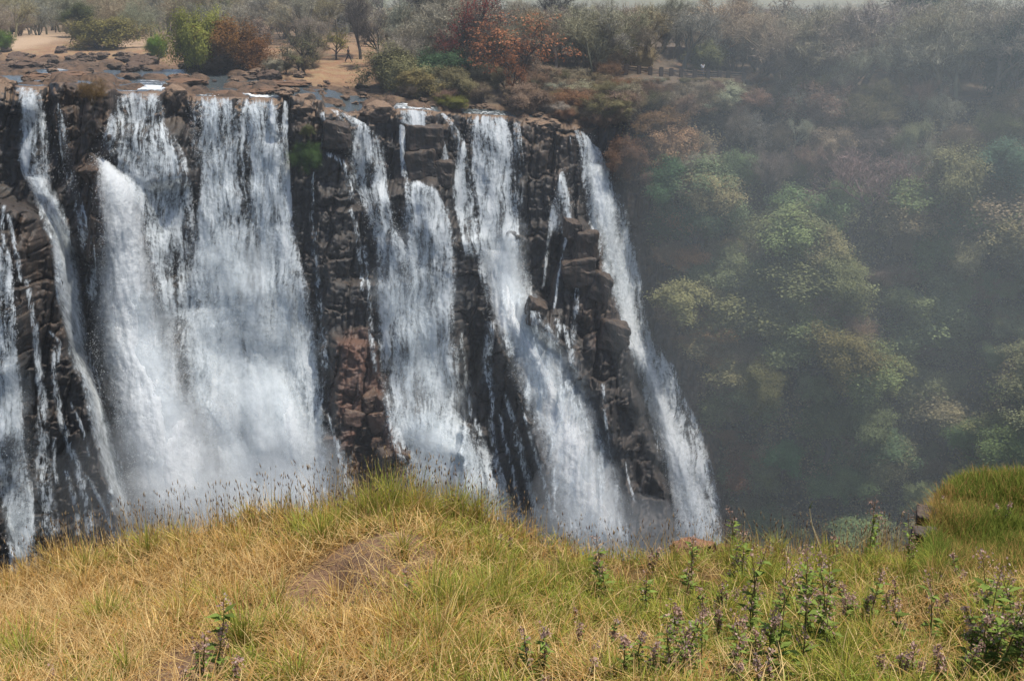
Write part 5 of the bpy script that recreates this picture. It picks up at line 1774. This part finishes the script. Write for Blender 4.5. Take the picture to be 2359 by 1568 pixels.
# pale dry stalk leaning over the crest
p0 = fg_point(1900, 1300)[0]
root = obj('dry_stalk', None, None, p0, 'tall pale bent stalk with a leafy tip sticking up from the crest', 'plant')
Y = p0[1]
pts = [at(x, y, Y) - p0 for x, y in ((1900, 1300), (1882, 1245), (1870, 1210), (1864, 1170))]
V, F = prisms([np.concatenate([pts[i], pts[i + 1], [0.011 - .002 * i, 0.009 - .002 * i]]) for i in range(3)], 5)
obj('stem', make_mesh('stem', V, F, M_STEM, True, {'col': ('FLOAT_COLOR', np.tile([0.55, 0.46, 0.28], (len(V), 1)))}), root)
V, F = [], []
for i, (x, y) in enumerate(((1874, 1148), (1868, 1160), (1876, 1165))):
    q = at(x, y, Y) - p0
    V += [pts[3] + [-.008, 0, 0], pts[3] + [.008, 0, 0], q]
    F.append([3 * i, 3 * i + 1, 3 * i + 2])
obj('leaf', make_mesh('leaf', V, np.array(F), M_STEM, False, {'col': ('FLOAT_COLOR', np.tile([0.2, 0.24, 0.06], (len(V), 1)))}), root)

# ------------------------------------------------------------------ spray haze drifting in the gorge
def volume_mat(name, dens, col):
    t = NT(name)
    vs = t.n('ShaderNodeVolumeScatter')
    vs.inputs['Color'].default_value = tuple(col) + (1,)
    vs.inputs['Density'].default_value = dens
    vs.inputs['Anisotropy'].default_value = 0.0
    t.lk(vs.outputs[0], t.out.inputs['Volume'])
    return t.m


def haze(name, px, py, Y, rx_, ry_, rz_, dens, col, label):
    bm = bmesh.new()
    bmesh.ops.create_uvsphere(bm, u_segments=48, v_segments=24, radius=1.0)
    me = bpy.data.meshes.new(name)
    bm.to_mesh(me)
    bm.free()
    me.materials.append(volume_mat(name + '_volume', dens, col))
    o = obj(name, me, None, at(px, py, Y), label, 'mist', None, 'stuff')
    o.scale = (rx_, ry_, rz_)
    return o


haze('haze', 2330, 600, 98, 36, 20, 38, 0.0042, (0.86, 0.95, 0.96), 'blue-grey spray haze drifting before the wooded slope')
haze('haze', 1250, 560, 112, 110, 46, 46, 0.0011, (0.86, 0.93, 1.0), 'thin pale spray haze hanging over the whole gorge')
for px_, py_, Y_, a_, b_, d_ in ((345, 1180, 85, 4, 4, .045), (470, 1110, 82, 4, 6, .04), (600, 1160, 83, 5, 4, .05), (700, 1100, 84, 3.5, 5, .045), (380, 1010, 84, 4, 5, .02), (1330, 1140, 87, 4, 4, .03)):
    haze('mist', px_, py_, Y_, a_, 3, b_, d_, (0.93, 0.97, 1.0), 'billow of white spray rising at the foot of the falls')
haze('mist', 1400, 1260, 88, 9, 4, 5, 0.03, (0.92, 0.97, 1.0), 'white mist at the foot of the right falls')
haze('mist', 1020, 1180, 86, 6, 3, 4, 0.03, (0.92, 0.97, 1.0), 'white mist at the foot of the stepped waterfall')
haze('mist', 470, 1150, 85, 13, 4, 8, 0.022, (0.92, 0.97, 1.0), 'white mist at the foot of the left falls')

# ------------------------------------------------------------------ light, sky, camera
SUN_DIR = Vector((0.36, -0.04, 1.0)).normalized()
el = math.asin(SUN_DIR.z)
azm = math.atan2(SUN_DIR.x, SUN_DIR.y)
sun = bpy.data.lights.new('sun', 'SUN')
sun.energy = 5.0
sun.angle = rad(0.6)
sun.color = (1.0, 0.95, 0.86)
so_ = bpy.data.objects.new('sun', sun)
COL.objects.link(so_)
so_.rotation_euler = (-SUN_DIR).to_track_quat('-Z', 'Y').to_euler()
so_.location = (40, 30, 90)
w = bpy.data.worlds.new('World')
SC.world = w
w.use_nodes = True
nt = w.node_tree
bg = nt.nodes['Background']
sky = nt.nodes.new('ShaderNodeTexSky')
sky.sky_type = 'NISHITA'
sky.sun_disc = False
sky.sun_elevation = el
sky.sun_rotation = azm
sky.altitude = 900
sky.air_density = 1.0
sky.dust_density = 3.0
sky.ozone_density = 1.0
tint = nt.nodes.new('ShaderNodeMix')
tint.data_type, tint.blend_type = 'RGBA', 'MULTIPLY'
tint.inputs[0].default_value = 1.0
tint.inputs[7].default_value = (0.95, 0.97, 0.98, 1)
nt.links.new(sky.outputs[0], tint.inputs[6])
nt.links.new(tint.outputs[2], bg.inputs[0])
bg.inputs[1].default_value = 0.15

cam = bpy.data.cameras.new('camera')
cam.sensor_width = 36
cam.lens = 36 * FL / FW
cam.clip_start = 0.1
cam.clip_end = 6000
co = bpy.data.objects.new('camera', cam)
COL.objects.link(co)
co.rotation_euler = (math.pi / 2 - PITCH, 0, 0)
SC.camera = co

SC.view_settings.view_transform = 'Standard'
SC.view_settings.look = 'None'
SC.view_settings.exposure = 0
SC.render.resolution_x, SC.render.resolution_y = 1024, 680
cy = SC.cycles
cy.max_bounces = 6
cy.diffuse_bounces = 3
cy.glossy_bounces = 2
cy.transmission_bounces = 2
cy.transparent_max_bounces = 24
cy.volume_bounces = 2
cy.use_denoising = True
cy.use_adaptive_sampling = True
cy.adaptive_threshold = 0.02
cy.caustics_reflective = cy.caustics_refractive = False
